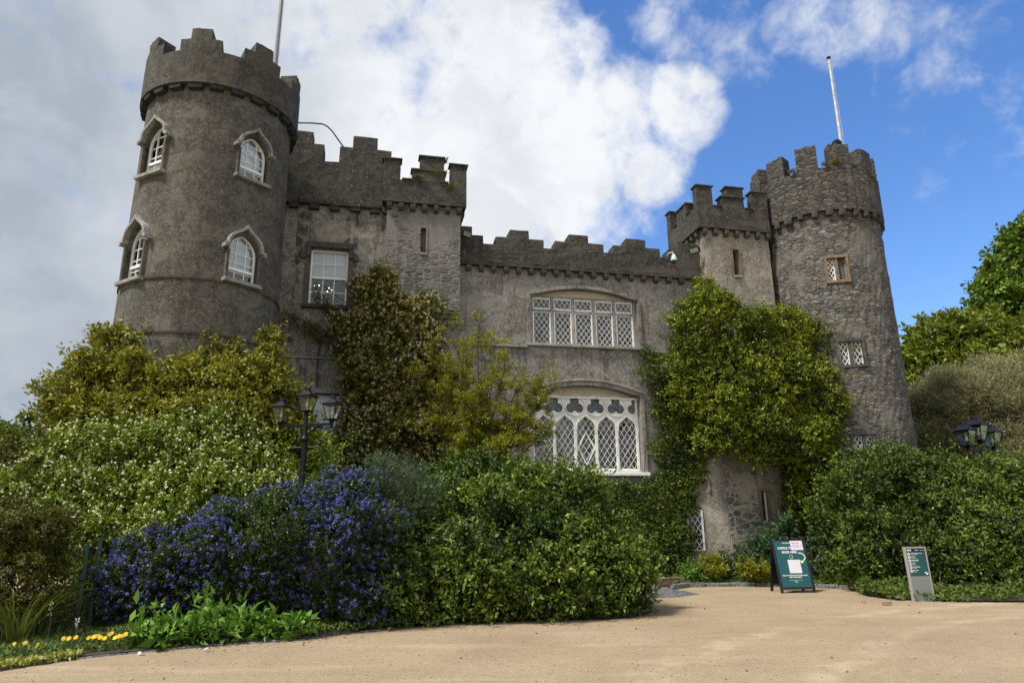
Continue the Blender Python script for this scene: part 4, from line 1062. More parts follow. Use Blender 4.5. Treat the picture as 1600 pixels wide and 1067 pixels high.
def blossoms(name, T, ax, mat, parent, count, g, off, m=9, r=.03, s=.02, flat=.5):
    """flower heads of small petals set on chosen shoot tips"""
    i = g.choice(len(T), min(count, len(T)), replace=False)
    c = T[i]+ax[i]*off; k = np.repeat(np.arange(len(i)), m); d = unit(g.normal(size=(len(k), 3))+ax[i][k]*.6)
    P = c[k]+d*r*g.uniform(.3, 1, (len(k), 1)); N = unit(d+g.normal(size=d.shape)*.4); D = unit(np.cross(N, g.normal(size=d.shape)))
    o = leaf_mesh(name, P-D*s*.5, D, N, s*g.uniform(.8, 1.3, len(k)), s*g.uniform(.8, 1.2, len(k)), np.clip(.5*g.random(len(i))[k]+.5*g.random(len(k)), 0, 1), mat, parent, .1, .1)
    o['kind'] = 'stuff'; return o
def wig(a, b, n, amp, r):
    a, b = Vector(a), Vector(b); out = []; off = Vector((0, 0, 0))
    for i in range(n+1):
        t_ = i/n
        if 0 < i < n: off += Vector((r.uniform(-amp, amp), r.uniform(-amp, amp), r.uniform(-amp, amp)*.6))
        out.append(a.lerp(b, t_)+off*(1 if i < n else .6))
    return out
def stems(parent, base, tips, mat, r0, r1, seed, amp=.05, name='stem'):
    r = random.Random(seed)
    for tp_ in tips:
        mb = MB(); n = 7; p = wig((base[0]+r.uniform(-.2, .2), base[1]+r.uniform(-.15, .15), -.02), tp_, n, amp, r)
        mb.tube(p, [r0+(r1-r0)*i/n for i in range(n+1)], 6); mb.build(name, mat, parent, smooth='all', fix=False)
def plant(name, lobes, label, cat, group=None):
    c = lobes[:, :2].mean(0); return empty(name, (0, 0, 0), label, cat, group)
BARK = bark_mat('grey brown bark', (.035, .028, .022), (.10, .085, .065)); BARKL = bark_mat('pale twig bark', (.11, .08, .05), (.25, .19, .12)); BARKD = bark_mat('dark wet bark', (.014, .012, .011), (.045, .038, .032))

LF_YG = leaf_mat('yellow green leaves', [(.04, .05, .006), (.115, .122, .012), (.225, .215, .022), (.37, .335, .05)])
LF_BRT = leaf_mat('fresh green leaves', [(.035, .06, .008), (.095, .155, .016), (.17, .25, .028), (.28, .36, .06)])
LF_HED = leaf_mat('bronze clipped leaves', [(.02, .022, .005), (.055, .058, .009), (.105, .10, .013), (.17, .145, .02)])
LF_BLU = leaf_mat('small dark leaves', [(.008, .018, .006), (.022, .045, .012), (.045, .085, .02), (.085, .13, .035)], rough=.4)
LF_MND = leaf_mat('glossy mid green leaves', [(.008, .02, .006), (.033, .068, .012), (.085, .15, .022), (.21, .28, .05)], rough=.5, spec=.28)
LF_GRY = leaf_mat('soft grey green needles', [(.03, .05, .025), (.055, .085, .045), (.09, .13, .07), (.14, .18, .10)])
LF_LSE = leaf_mat('olive young leaves', [(.065, .07, .007), (.165, .165, .013), (.275, .265, .024), (.39, .36, .045)], trans=.35)
LF_CLB = leaf_mat('mixed climber leaves', [(.025, .045, .006), (.075, .10, .012), (.15, .15, .022), (.26, .20, .06)])
LF_IVY = leaf_mat('wall creeper leaves', [(.014, .035, .005), (.05, .09, .009), (.11, .165, .014), (.20, .25, .025)], rough=.45)
LF_GLD = leaf_mat('golden climber leaves', [(.022, .045, .005), (.07, .11, .009), (.15, .20, .014), (.29, .33, .03)])
LF_RHG = leaf_mat('hedge leaves', [(.010, .022, .006), (.04, .075, .014), (.09, .145, .027), (.19, .25, .06)], rough=.5, spec=.28)
LF_TRE = leaf_mat('tree leaves', [(.025, .055, .008), (.06, .12, .015), (.10, .18, .022), (.17, .25, .035)])
LF_TR2 = leaf_mat('olive tree leaves', [(.04, .065, .008), (.09, .125, .014), (.155, .19, .022), (.24, .26, .045)])
LF_TAM = leaf_mat('feathery olive foliage', [(.09, .095, .04), (.18, .18, .08), (.27, .26, .125), (.36, .34, .18)])
PT_BLUE = leaf_mat('blue petals', [(.035, .042, .19), (.068, .076, .32), (.12, .125, .46), (.21, .20, .57)], trans=.2)
PT_CRM = leaf_mat('cream petals', [(.60, .58, .34), (.76, .74, .52), (.86, .84, .70)], trans=.2)
PT_BLSH = leaf_mat('blush petals', [(.42, .32, .18), (.62, .50, .34), (.78, .68, .52)], trans=.2)

# tall yellow-green shrub before the left tower
lb = lobes_px([(145, 645, 50, 42, 14.2, 1.0), (172, 598, 42, 44, 14.4, .9), (220, 606, 50, 50, 14.4, 1.0), (280, 618, 60, 50, 14.4, 1.1), (340, 608, 52, 46, 14.4, 1.1), (398, 604, 40, 42, 14.4, .9), (435, 640, 40, 45, 14.4, 1.0), (330, 660, 110, 60, 14.2, 1.3), (200, 660, 100, 60, 14.2, 1.3), (105, 607, 26, 13, 14.4, .35), (92, 650, 28, 16, 14.2, .4), (455, 690, 35, 40, 14.3, .8), (105, 690, 45, 20, 14.0, .5), (138, 562, 22, 14, 14.4, .3), (300, 760, 180, 60, 14.3, 1.2), (425, 545, 16, 26, 14.4, .3), (170, 540, 22, 24, 14.4, .4), (225, 540, 24, 22, 14.4, .4)])
pt = plant('shrub', lb, 'tall yellow green shrub spreading in front of the left round tower', 'shrub')
fo, T, O, AX = tufted('foliage', lb, LF_YG, pt, dens=44, m=22, tr=.20, L_=.085, W_=.045, up=.6, amp=.22, freq=2.4, spread=.10, seed=11, fill=.16, fill_in=.72, shoot=.45, tipw=.6, frac=.32)
stems(pt, at(240, 800, 14.5)[:2], [at(120, 600, 14.3), at(180, 560, 14.4), at(75, 605, 14.3), at(300, 570, 14.4), at(390, 570, 14.4), at(240, 560, 14.4), at(70, 650, 14.2)], BARKD, .06, .012, 3)
lb = lobes_px([(62, 606, 10, 6, 14.4, .12), (84, 610, 15, 9, 14.4, .16), (46, 657, 9, 6, 14.2, .12), (66, 650, 14, 8, 14.2, .16), (112, 582, 14, 8, 14.4, .14), (150, 540, 9, 13, 14.4, .12), (180, 527, 8, 12, 14.4, .12), (207, 528, 8, 14, 14.4, .12), (245, 535, 9, 14, 14.4, .12), (290, 540, 9, 13, 14.4, .12), (330, 535, 9, 15, 14.4, .12), (368, 545, 10, 13, 14.4, .12), (412, 530, 7, 18, 14.4, .1), (428, 548, 7, 14, 14.4, .1), (446, 580, 8, 15, 14.4, .12), (458, 615, 8, 12, 14.4, .12)])
tufted('foliage', lb, LF_YG, pt, dens=70, m=20, tr=.13, L_=.075, W_=.04, up=.8, amp=.2, freq=2.4, seed=111, fill=.1, nb=0)
stems(pt, at(190, 660, 14.4)[:2], [Vector(q[:3]) for q in lb], BARKD, .022, .005, 33)
# darker shrub at the far left
lb = lobes_px([(20, 740, 60, 45, 13.4, 1.0), (80, 725, 60, 35, 13.4, 1.0), (-50, 740, 70, 60, 13.4, 1.0), (20, 790, 80, 50, 13.2, 1.0), (110, 760, 40, 40, 13.4, .8), (45, 700, 30, 20, 13.5, .5)])
pt = plant('shrub', lb, 'olive shrub at the left edge behind the clipped hedge', 'shrub')
tufted('foliage', lb, leaf_mat('olive shrub leaves', [(.022, .03, .006), (.055, .062, .01), (.10, .10, .016), (.16, .145, .03)]), pt, dens=50, m=18, tr=.16, L_=.075, W_=.035, seed=12, fill=.3)
stems(pt, at(20, 860, 13.4)[:2], [at(20, 730, 13.4), at(80, 720, 13.4)], BARKD, .04, .01, 4)
# white-flowering shrub
lb = lobes_px([(75, 765, 55, 45, 12.9, .9), (130, 730, 60, 45, 13.0, .9), (190, 715, 60, 45, 13.1, .9), (255, 705, 60, 45, 13.2, .9), (330, 705, 65, 45, 13.2, .9), (400, 725, 60, 40, 13.6, .8), (455, 720, 45, 40, 14.0, .7), (500, 710, 30, 32, 14.2, .6), (300, 770, 150, 60, 12.9, 1.1), (150, 790, 110, 55, 12.7, 1.0), (430, 785, 75, 50, 13.6, .7), (220, 850, 150, 60, 12.6, 1.0), (80, 830, 70, 50, 12.3, .8), (150, 890, 45, 60, 12.2, .6), (140, 940, 40, 40, 12.0, .5), (300, 675, 25, 20, 13.2, .4), (370, 690, 40, 30, 13.2, .5)])
pt = plant('shrub', lb, 'fresh green shrub dotted with small cream flowers below the lamp post', 'shrub')
fo, T, O, AX = tufted('foliage', lb, LF_BRT, pt, dens=62, m=20, tr=.17, L_=.07, W_=.028, up=.55, amp=.18, freq=2.6, seed=13, fill=.28, shoot=.9)
gq = np.random.default_rng(3); okf = (T[:, 1] < 13.3) & (T[:, 2] > 1.25)
blossoms('blossom', T[okf], AX[okf], PT_CRM, pt, 1700, gq, .21, m=8, r=.026, s=.026)
stems(pt, at(250, 880, 13.0)[:2], [at(130, 740, 13.0), at(250, 720, 13.2), at(400, 720, 13.2)], BARK, .04, .01, 5)
# clipped hedge on the far left
lb = lobes_px([(5, 865, 75, 70, 10.7, .7), (50, 850, 45, 55, 10.7, .6), (72, 880, 24, 75, 10.7, .4), (-60, 880, 80, 90, 10.7, .8), (30, 910, 75, 60, 10.6, .7), (40, 815, 60, 22, 10.8, .5), (80, 825, 18, 22, 10.8, .35), (-20, 812, 60, 22, 10.8, .5)])
pt = plant('hedge', lb, 'clipped bronze green hedge beside the green metal railing', 'hedge')
tufted('foliage', lb, LF_HED, pt, dens=120, m=22, tr=.10, L_=.045, W_=.024, up=.5, amp=.07, freq=3.0, spread=.03, seed=14, fill=.3)
stems(pt, at(50, 960, 10.8)[:2], [at(40, 860, 10.8), at(80, 850, 10.8), at(0, 860, 10.8)], BARKD, .03, .01, 6)
# blue ceanothus
lb = lobes_px([(545, 790, 58, 42, 12.1, .8), (525, 762, 28, 22, 12.3, .5), (575, 762, 32, 20, 12.4, .4), (465, 825, 75, 50, 11.7, .9), (395, 840, 80, 50, 11.6, .9), (560, 830, 62, 60, 11.8, .9), (320, 850, 70, 45, 11.9, .8), (255, 870, 65, 45, 11.9, .7), (480, 890, 110, 60, 11.9, .8), (340, 910, 120, 50, 11.8, .7), (585, 885, 40, 70, 12.0, .6), (205, 910, 50, 50, 11.7, .6), (215, 940, 50, 35, 11.5, .4), (550, 940, 65, 42, 11.7, .5), (430, 945, 85, 35, 11.6, .4), (350, 815, 40, 25, 11.7, .5), (440, 795, 35, 22, 11.8, .5), (605, 830, 30, 40, 12.0, .5)])
pt = plant('shrub', lb, 'dense dark shrub smothered in deep blue flowers beside the drive', 'flowering shrub')
fo, T, O, AX = tufted('foliage', lb, LF_BLU, pt, dens=105, m=20, tr=.13, L_=.042, W_=.022, up=.5, amp=.17, freq=2.8, seed=15, fill=.32, shoot=.9)
gq = np.random.default_rng(7); vn = vnoise(T, 2.4, 5); okf = (T[:, 2] > .2) & (vn*2.2+gq.normal(size=len(T))*.30+(T[:, 2]-.9)*.22 > -.18)
blossoms('blossom', T[okf], AX[okf], PT_BLUE, pt, 10000, gq, .13, m=12, r=.042, s=.025)
stems(pt, at(420, 985, 11.6)[:2], [at(540, 790, 12.1), at(400, 860, 11.7), at(270, 880, 11.4)], BARKD, .04, .01, 7)
# soft grey-green shrub between the blue one and the big mound
lb = lobes_px([(600, 755, 50, 40, 12.9, .6), (575, 790, 40, 50, 12.7, .6), (640, 780, 45, 50, 12.9, .6), (610, 830, 50, 60, 12.7, .6)])
pt = plant('shrub', lb, 'soft grey green fine leaved shrub above the blue flowers', 'shrub')
tufted('foliage', lb, LF_GRY, pt, dens=90, m=24, tr=.20, L_=.07, W_=.009, up=1.1, splay=.5, amp=.2, seed=16, fill=.35)
stems(pt, at(610, 940, 12.9)[:2], [at(600, 770, 12.9), at(640, 790, 12.9)], BARK, .03, .008, 8)
# big dark mound with bare stems showing
lb = lobes_px([(715, 790, 75, 52, 14.4, 1.2), (780, 775, 70, 48, 14.6, 1.2), (850, 782, 62, 46, 14.6, 1.2), (890, 800, 60, 60, 14.3, 1.2), (670, 820, 60, 60, 13.6, 1.0), (780, 835, 130, 75, 13.6, 1.3), (900, 860, 75, 65, 13.6, 1.1), (960, 885, 50, 55, 13.4, .8), (700, 890, 100, 60, 12.9, 1.0), (830, 905, 120, 55, 13.0, 1.0), (985, 915, 34, 40, 13.3, .6), (640, 890, 45, 65, 12.5, .7), (615, 930, 45, 45, 12.0, .6), (940, 940, 60, 28, 13.0, .5), (850, 945, 90, 26, 12.7, .4), (740, 950, 90, 24, 12.4, .35), (660, 955, 60, 24, 12.1, .35), (740, 735, 40, 18, 14.8, .6), (990, 860, 26, 30, 13.7, .5)])
pt = plant('shrub', lb, 'broad mound of glossy dark green shrubbery with bare twigs at its foot', 'shrub')
fo, T, O, AX = tufted('foliage', lb, LF_MND, pt, dens=58, m=15, tr=.17, L_=.085, W_=.042, up=.5, amp=.17, freq=2.5, seed=17, fill=.3, shoot=.9, patch=.40)
r_ = random.Random(21)
for k in range(26):
    bx = r_.uniform(600, 900); yy = 12.2+(bx-600)/300*.6; A = gnd(bx, 972); A.y += .25
    by = r_.uniform(840, 920); B = at(bx+r_.uniform(-70, 60), by, yy-.15+(.3 if by < 890 else 0)); p = wig(A, B, 6, .06, r_)
    MB().tube(p, [.013-.0015*i for i in range(7)], 6).build('stem', BARKL, pt, smooth='all', fix=False)
# climbing shrub with blush flowers on the wall
def wl_pt(px, py, off): 
    x, z = L(px, py, -off); return to_world((x, -off, z))
def lobes_wall(spec):
    out = []
    for px, py, rx, ry, off, d in spec:
        P = wl_pt(px, py, off); s = mpp(P); out.append((P.x, P.y, P.z, rx*s, d, ry*s))
    return np.array(out)
lb = lobes_wall([(590, 455, 42, 34, .55, .45), (600, 500, 50, 50, .6, .5), (572, 512, 34, 42, .6, .5), (640, 500, 40, 40, .75, .5), (670, 480, 22, 20, .75, .3), (610, 560, 75, 55, .75, .6), (650, 610, 45, 60, .8, .6), (585, 620, 50, 58, .85, .6), (612, 680, 72, 52, .95, .7), (660, 670, 40, 55, .95, .6), (560, 690, 34, 48, .95, .5), (548, 560, 18, 50, .5, .3), (600, 740, 90, 60, 1.0, .7), (528, 505, 16, 14, .4, .2), (665, 540, 26, 40, .8, .4)])
pt = plant('climbing_shrub', lb, 'bronze tinged wall climber with blush flowers beside the sash window', 'climber')
fo, T, O, AX = tufted('foliage', lb, LF_CLB, pt, dens=75, m=17, tr=.17, L_=.08, W_=.038, up=.1, droop=.25, amp=.22, freq=2.4, seed=18, fill=.3, back=.12, shoot=.6)
gq = np.random.default_rng(9); vn = vnoise(T, 1.6, 12); okf = vn > -.3
blossoms('blossom', T[okf], AX[okf], PT_BLSH, pt, 3600, gq, .16, m=8, r=.05, s=.034)
r_ = random.Random(5)
for (a_, b_) in (((560, 540), (445, 490)), ((545, 545), (470, 520)), ((530, 540), (455, 480)), ((545, 555), (470, 557)), ((560, 520), (500, 470)), ((560, 520), (520, 480)), ((575, 500), (500, 445)), ((600, 720), (590, 470)), ((620, 720), (640, 500))):
    p = wig(wl_pt(*a_, .18), wl_pt(*b_, .08), 8, .035, r_); MB().tube(p, [.018-.0017*i for i in range(9)], 6).build('stem', BARKD, pt, smooth='all', fix=False)
g = np.random.default_rng(31); cpts = []
for (a_, b_, n) in (((540, 530), (450, 490), 60), ((545, 520), (500, 470), 60), ((540, 540), (470, 510), 90), ((520, 480), (490, 450), 25)):
    for k in range(n):
        u = g.random()**.8; cpts.append(wl_pt(a_[0]+(b_[0]-a_[0])*u+g.normal()*6, a_[1]+(b_[1]-a_[1])*u+g.normal()*6, .16+.05*g.random()))
P = np.array([tuple(p) for p in cpts]).repeat(6, 0)+g.normal(size=(len(cpts)*6, 3))*.05; D = unit(g.normal(size=P.shape)+np.array([0, -.3, .2])); N = unit(g.normal(size=P.shape)+np.array([0, -1.2, .8]))
leaf_mesh('foliage', P, D, N, g.uniform(.05, .09, len(P)), g.uniform(.03, .045, len(P)), g.random(len(P))*.6, LF_CLB, pt)

# dark creeper flat on the wall (outline of the patch as points on the wall)
IVY = [(990, 548), (1012, 546), (1040, 556), (1060, 520), (1110, 520), (1140, 700), (1112, 712), (1104, 735), (1092, 760), (1080, 790), (1082, 830), (1078, 862), (1060, 905), (1000, 905), (960, 880), (935, 830), (925, 750), (1017, 752), (1020, 640), (1004, 590)]
def inside(poly, x, y):
    c = np.zeros(len(x), bool); n = len(poly)
    for i in range(n):
        (x1, y1), (x2, y2) = poly[i], poly[i-1]
        c ^= ((y1 > y) != (y2 > y)) & (x < (x2-x1)*(y-y1)/(y2-y1+1e-9)+x1)
    return c
g = np.random.default_rng(41); n = 26000
x, y = g.uniform(900, 1150, n), g.uniform(530, 912, n)
wx, wy = x+7*np.sin(y*.11)+5*np.sin(y*.31+x*.2), y+6*np.sin(x*.17)
ok = inside(IVY, wx, wy); x, y = x[ok], y[ok]
P = np.array([tuple(wl_pt(a_, b_, .06)) for a_, b_ in zip(x, y)])
nw = np.array([math.sin(YAW), -math.cos(YAW), 0]); th = .10+.12*(vnoise(P, 3.0, 8)+1)*.5+.06*(vnoise(P, 9.0, 3)+1)
P = P+nw*(th*g.random(len(P))**.5)[:, None]
mul = 3; P = P.repeat(mul, 0)+g.normal(size=(len(P)*mul, 3))*.035; D = unit(g.normal(size=P.shape)*.6+nw*.45+np.array([0, 0, -.55])); N = unit(nw+np.array([0, 0, .55])+g.normal(size=P.shape)*.35)
tn = np.clip(.30+.25*vnoise(P, 2.0, 6)+.35*(g.random(len(P))-.4)+.15*vnoise(P, 7, 2), 0, 1)
pt = empty('wall_creeper', (0, 0, 0), 'dark small leaved creeper clothing the wall right of the tall window', 'creeper')
leaf_mesh('foliage', P, D, N, g.uniform(.045, .085, len(P)), g.uniform(.035, .06, len(P)), tn, LF_IVY, pt)
r_ = random.Random(6)
for (a_, b_) in (((1000, 900), (1010, 560)), ((1050, 900), (1040, 570)), ((970, 890), (960, 770))):
    MB().tube(wig(wl_pt(*a_, .05), wl_pt(*b_, .05), 10, .04, r_), [.02-.0015*i for i in range(11)], 6).build('stem', BARK, pt, smooth='all', fix=False)
# golden climber over the right turret
lb = lobes_wall([(1110, 495, 45, 45, 1.0, .55), (1080, 530, 35, 50, .8, .5), (1150, 520, 50, 50, 1.05, .55), (1185, 545, 40, 45, 1.05, .5), (1225, 525, 40, 45, 1.0, .6), (1265, 545, 45, 50, .9, .7), (1300, 560, 34, 48, .8, .6), (1318, 545, 18, 26, .7, .5), (1305, 610, 28, 40, .9, .6), (1200, 600, 70, 65, 1.15, .75), (1130, 590, 45, 65, 1.1, .6), (1080, 600, 30, 50, .75, .4), (1260, 620, 55, 60, 1.0, .8), (1245, 695, 45, 50, 1.2, .75), (1185, 665, 45, 40, 1.25, .6), (1130, 660, 40, 45, 1.1, .5), (1275, 680, 38, 60, 1.0, .7), (1262, 785, 34, 50, 1.1, .6), (1288, 760, 36, 60, 1.1, .7), (1105, 690, 28, 22, .8, .3), (1180, 705, 25, 20, 1.2, .3), (1100, 455, 22, 18, .9, .3), (1235, 500, 30, 20, .9, .4)])
pt = plant('climbing_shrub', lb, 'golden green climber billowing over the right turret', 'climber')
fo, T, O, AX = tufted('foliage', lb, LF_GLD, pt, dens=70, m=19, tr=.18, L_=.075, W_=.04, up=.25, droop=.1, amp=.20, freq=2.4, seed=19, fill=.3, back=.15, shoot=.7, tipw=.7, nb=11, frac=.30, patch=.42)
blossoms('blossom', T, AX, PT_CRM, pt, 90, np.random.default_rng(2), .16, m=7, r=.03, s=.035)
r_ = random.Random(8)
for (a_, b_) in (((1224, 880), (1220, 560)), ((1228, 870), (1215, 700)), ((1230, 870), (1290, 620)), ((1240, 800), (1270, 700)), ((1226, 870), (1228, 720))):
    MB().tube(wig(wl_pt(*a_, .75), wl_pt(*b_, .75), 9, .04, r_), [.028-.002*i for i in range(10)], 6).build('stem', BARKD, pt, smooth='all', fix=False)
# broad hedge on the right
lb = lobes_px([(1330, 790, 55, 60, 18.0, 1.0), (1370, 745, 55, 40, 18.6, 1.2), (1420, 760, 70, 45, 18.6, 1.3), (1490, 765, 80, 42, 18.6, 1.4), (1570, 765, 80, 45, 18.6, 1.4), (1660, 770, 90, 50, 18.6, 1.4), (1350, 860, 60, 70, 17.4, 1.0), (1430, 870, 90, 72, 17.4, 1.0), (1530, 870, 100, 75, 17.3, 1.0), (1630, 870, 100, 78, 17.2, 1.0), (1460, 815, 100, 45, 17.9, 1.2), (1580, 815, 100, 45, 17.9, 1.2), (1390, 715, 30, 16, 18.9, .6), (1390, 915, 55, 28, 16.9, .45), (1480, 920, 80, 26, 16.9, .4), (1590, 920, 90, 28, 16.8, .4), (1700, 850, 90, 100, 17.4, 1.0), (1790, 850, 95, 100, 17.2, 1.0), (1890, 850, 95, 105, 17.0, 1.0), (1990, 850, 95, 110, 16.8, 1.0), (1315, 840, 30, 50, 18.2, .6), (1420, 905, 60, 40, 16.9, .5), (1530, 905, 70, 45, 16.8, .5), (1630, 900, 70, 50, 16.8, .5), (1340, 893, 35, 28, 17.7, .5), (1368, 916, 32, 20, 17.0, .4), (1345, 912, 22, 14, 17.5, .35), (1315, 895, 25, 25, 18.6, .5)])
pt = plant('hedge', lb, 'broad dense hedge of glossy green leaves on the right side of the drive', 'hedge')
fo, T, O, AX = tufted('foliage', lb, LF_RHG, pt, dens=44, m=17, tr=.20, L_=.095, W_=.046, up=.4, amp=.12, freq=2.2, seed=20, fill=.3, back=.25, shoot=.7, patch=.36)
r_ = random.Random(22)
for k in range(14):
    bx = r_.uniform(1360, 1590); A = gnd(bx, 933); A.y += .9; B = at(bx+r_.uniform(-60, 60), r_.uniform(820, 890), 17.0+r_.uniform(0, .2))
    MB().tube(wig(A, B, 6, .05, r_), [.012-.0014*i for i in range(7)], 6).build('stem', BARKL, pt, smooth='all', fix=False)
# small ivy shrub under the low tower window
lb = lobes_px([(1332, 705, 16, 30, 20.6, .3), (1322, 735, 16, 30, 20.4, .3)])
pt = plant('shrub', lb, 'small dark ivy bush left of the low window of the rubble tower', 'shrub')
tufted('foliage', lb, LF_IVY, pt, dens=80, m=16, tr=.14, L_=.09, W_=.07, seed=23, fill=.3)

# ------------------------------------------------------------------ trees
def airy_tree():
    rt = empty('small_tree', (0, 0, 0), 'loose young tree with thin yellow olive leaves before the tall window', 'tree'); r = random.Random(12); g = np.random.default_rng(12); Yt = 17.2
    base = at(752, 800, Yt); base.z = 0; fork = at(755, 690, Yt); mb = MB(); mb.tube(wig(base, fork, 5, .03, r), [.075, .07, .066, .062, .058, .055], 8); mb.build('trunk', BARKD, rt, smooth='all', fix=False)
    tips = []; lim = MB()
    heads = [(668, 525, .0), (690, 560, -.4), (700, 505, .3), (725, 545, -.5), (745, 500, .1), (772, 530, -.3), (790, 560, .3), (815, 575, -.5), (850, 580, -.2), (872, 605, -.3), (835, 630, -.6), (672, 610, -.3), (668, 660, -.4), (800, 640, -.7), (720, 620, -.8), (760, 600, -.7), (860, 650, -.4), (700, 680, -.6), (830, 690, -.6), (652, 580, .1), (780, 690, -.8), (735, 650, -.9)]
    for hx_, hy_, dy in heads:
        e = at(hx_, hy_, Yt+dy); s0 = base.lerp(fork, r.uniform(.55, 1.0)); mid = s0.lerp(e, .45)+Vector((r.uniform(-.1, .1), r.uniform(-.1, .1), r.uniform(-.15, .05)))
        pth = wig(s0, mid, 4, .035, r)[:-1]+wig(mid, e, 5, .045, r); n = len(pth); lim.tube(pth, [.030-.024*i/(n-1) for i in range(n)], 6)
        for q in range(30):
            u = r.uniform(.30, 1.0); P = pth[min(n-2, int(u*(n-1)))].lerp(pth[min(n-1, int(u*(n-1))+1)], r.random()); d_ = Vector((r.uniform(-1, 1), r.uniform(-.8, .8), r.uniform(-.15, 1.0))).normalized(); ln = r.uniform(.18, .48)
            tw = wig(P, P+d_*ln, 3, .02, r); lim.tube(tw, [.008, .006, .005, .003], 4)
            for w_ in (.35, .55, .75, .9, 1.0): tips.append((P.lerp(P+d_*ln, w_), d_))
        tips.append((e, (e-mid).normalized()))
    for a_, b_ in (((747, 560), (752, 478)), ((752, 505), (775, 482)), ((750, 515), (738, 484)), ((870, 600), (900, 572))):   # bare leaders
        lim.tube(wig(at(*a_, Yt), at(*b_, Yt), 4, .02, r), [.010, .008, .006, .005, .003], 5)
    lim.build('limb', BARKD, rt, smooth='all', fix=False)
    T = np.array([tuple(q) for q, d_ in tips]); A = np.array([tuple(d_) for q, d_ in tips]); m = 11; k = np.repeat(np.arange(len(T)), m); per = unit(g.normal(size=(len(k), 3)))
    P = T[k]+per*.09*g.random((len(k), 1)); D = unit(per*.8+A[k]*.5+np.array([0, 0, .15])); N = unit(g.normal(size=P.shape)*.7+np.array([0, -.3, .8]))
    tn = np.clip(.2+.2*vnoise(T, 2.5, 3)[k]+.25*g.random(len(T))[k]+.35*g.random(len(k)), 0, 1)
    leaf_mesh('crown', P, D, N, 0.075*g.uniform(.6, 1.3, len(k)), .026*g.uniform(.7, 1.3, len(k)), tn, LF_LSE, rt)
airy_tree()
def crown_tree(name, label, spec, base, mat, bark, group=None, dens=8, m=26, tr=.7, L_=.34, W_=.2, seed=1, **kw):
    lb_ = lobes_px(spec); rt = empty(name, (0, 0, 0), label, 'tree', group)
    tufted('crown', lb_, mat, rt, dens=dens, m=m, tr=tr, L_=L_, W_=W_, seed=seed, **kw)
    r = random.Random(seed); top = Vector(lb_[lb_[:, 2].argmax()][:3]); b_ = Vector((base[0], base[1], -.1)); mb = MB()
    fork = b_.lerp(Vector((base[0], base[1], top.z)), .4); mb.tube(wig(b_, fork, 5, .12, r), [top.z*.035-.012*i for i in range(6)], 10).build('trunk', bark, rt, smooth='all', fix=False)
    for q in lb_:
        mb = MB(); mb.tube(wig(fork-Vector((0, 0, .4)), Vector(q[:3]), 6, .2, r), [top.z*.017*(1-.14*i) for i in range(7)], 6); mb.build('limb', bark, rt, smooth='all', fix=False)
    return rt
crown_tree('broadleaf_tree', 'tall deep green tree reaching in from the right edge', [(1650, 450, 75, 75, 40, 3), (1605, 420, 45, 45, 40, 2.2), (1598, 385, 25, 30, 40, 1.5), (1610, 500, 65, 50, 40, 2.5), (1565, 480, 40, 32, 39.5, 1.6), (1560, 440, 22, 18, 39.8, .9), (1545, 460, 24, 16, 39.6, .8), (1660, 560, 90, 60, 40, 3), (1590, 555, 45, 40, 40, 2), (1640, 385, 40, 40, 40, 2), (1720, 470, 80, 110, 40, 3)], at(1680, 700, 40.5), LF_TRE, BARK, dens=7, m=24, tr=.75, L_=.32, W_=.19, seed=41, amp=.2, freq=.9, fill=.35, droop=.25, up=.2)
crown_tree('broadleaf_tree', 'rounded olive green tree between the rubble tower and the tall tree', [(1490, 545, 55, 40, 36, 2.2), (1450, 580, 42, 40, 36, 1.8), (1535, 530, 45, 32, 36.5, 1.8), (1560, 570, 55, 45, 36, 2.2), (1500, 600, 60, 45, 35.5, 2.2), (1430, 620, 35, 40, 36, 1.6), (1460, 525, 22, 16, 36, .9)], at(1500, 700, 36.5), LF_TR2, BARK, dens=9, m=24, tr=.6, L_=.27, W_=.16, seed=42, amp=.2, freq=1.0, fill=.35, up=.3)
lb = lobes_px([(1520, 640, 75, 55, 25, 1.8), (1465, 665, 45, 40, 25, 1.4), (1580, 640, 55, 60, 25, 1.6), (1560, 600, 40, 30, 25.3, 1.0), (1450, 690, 40, 35, 24.5, 1.2), (1540, 700, 90, 50, 24.5, 1.6), (1640, 660, 60, 80, 25, 1.8)])
pt = plant('feathery_shrub', lb, 'feathery grey olive shrub behind the three headed lamp on the right', 'shrub')
tufted('foliage', lb, LF_TAM, pt, dens=60, m=30, tr=.36, L_=.13, W_=.018, up=.8, splay=.75, amp=.25, freq=1.6, seed=43, fill=.3, fill_in=.85, nb=12, frac=.42)
stems(pt, at(1530, 760, 25)[:2], [at(1500, 640, 25), at(1560, 620, 25), at(1460, 670, 25)], BARKD, .07, .015, 9)
crown_tree('broadleaf_tree', 'small far tree low on the skyline at the left edge', [(-20, 690, 40, 26, 30, 1.5), (20, 700, 34, 22, 30, 1.3), (-70, 690, 50, 40, 30, 1.6)], at(-10, 740, 30), LF_TRE, BARK, dens=14, m=20, tr=.4, L_=.2, W_=.12, seed=44, fill=.35)
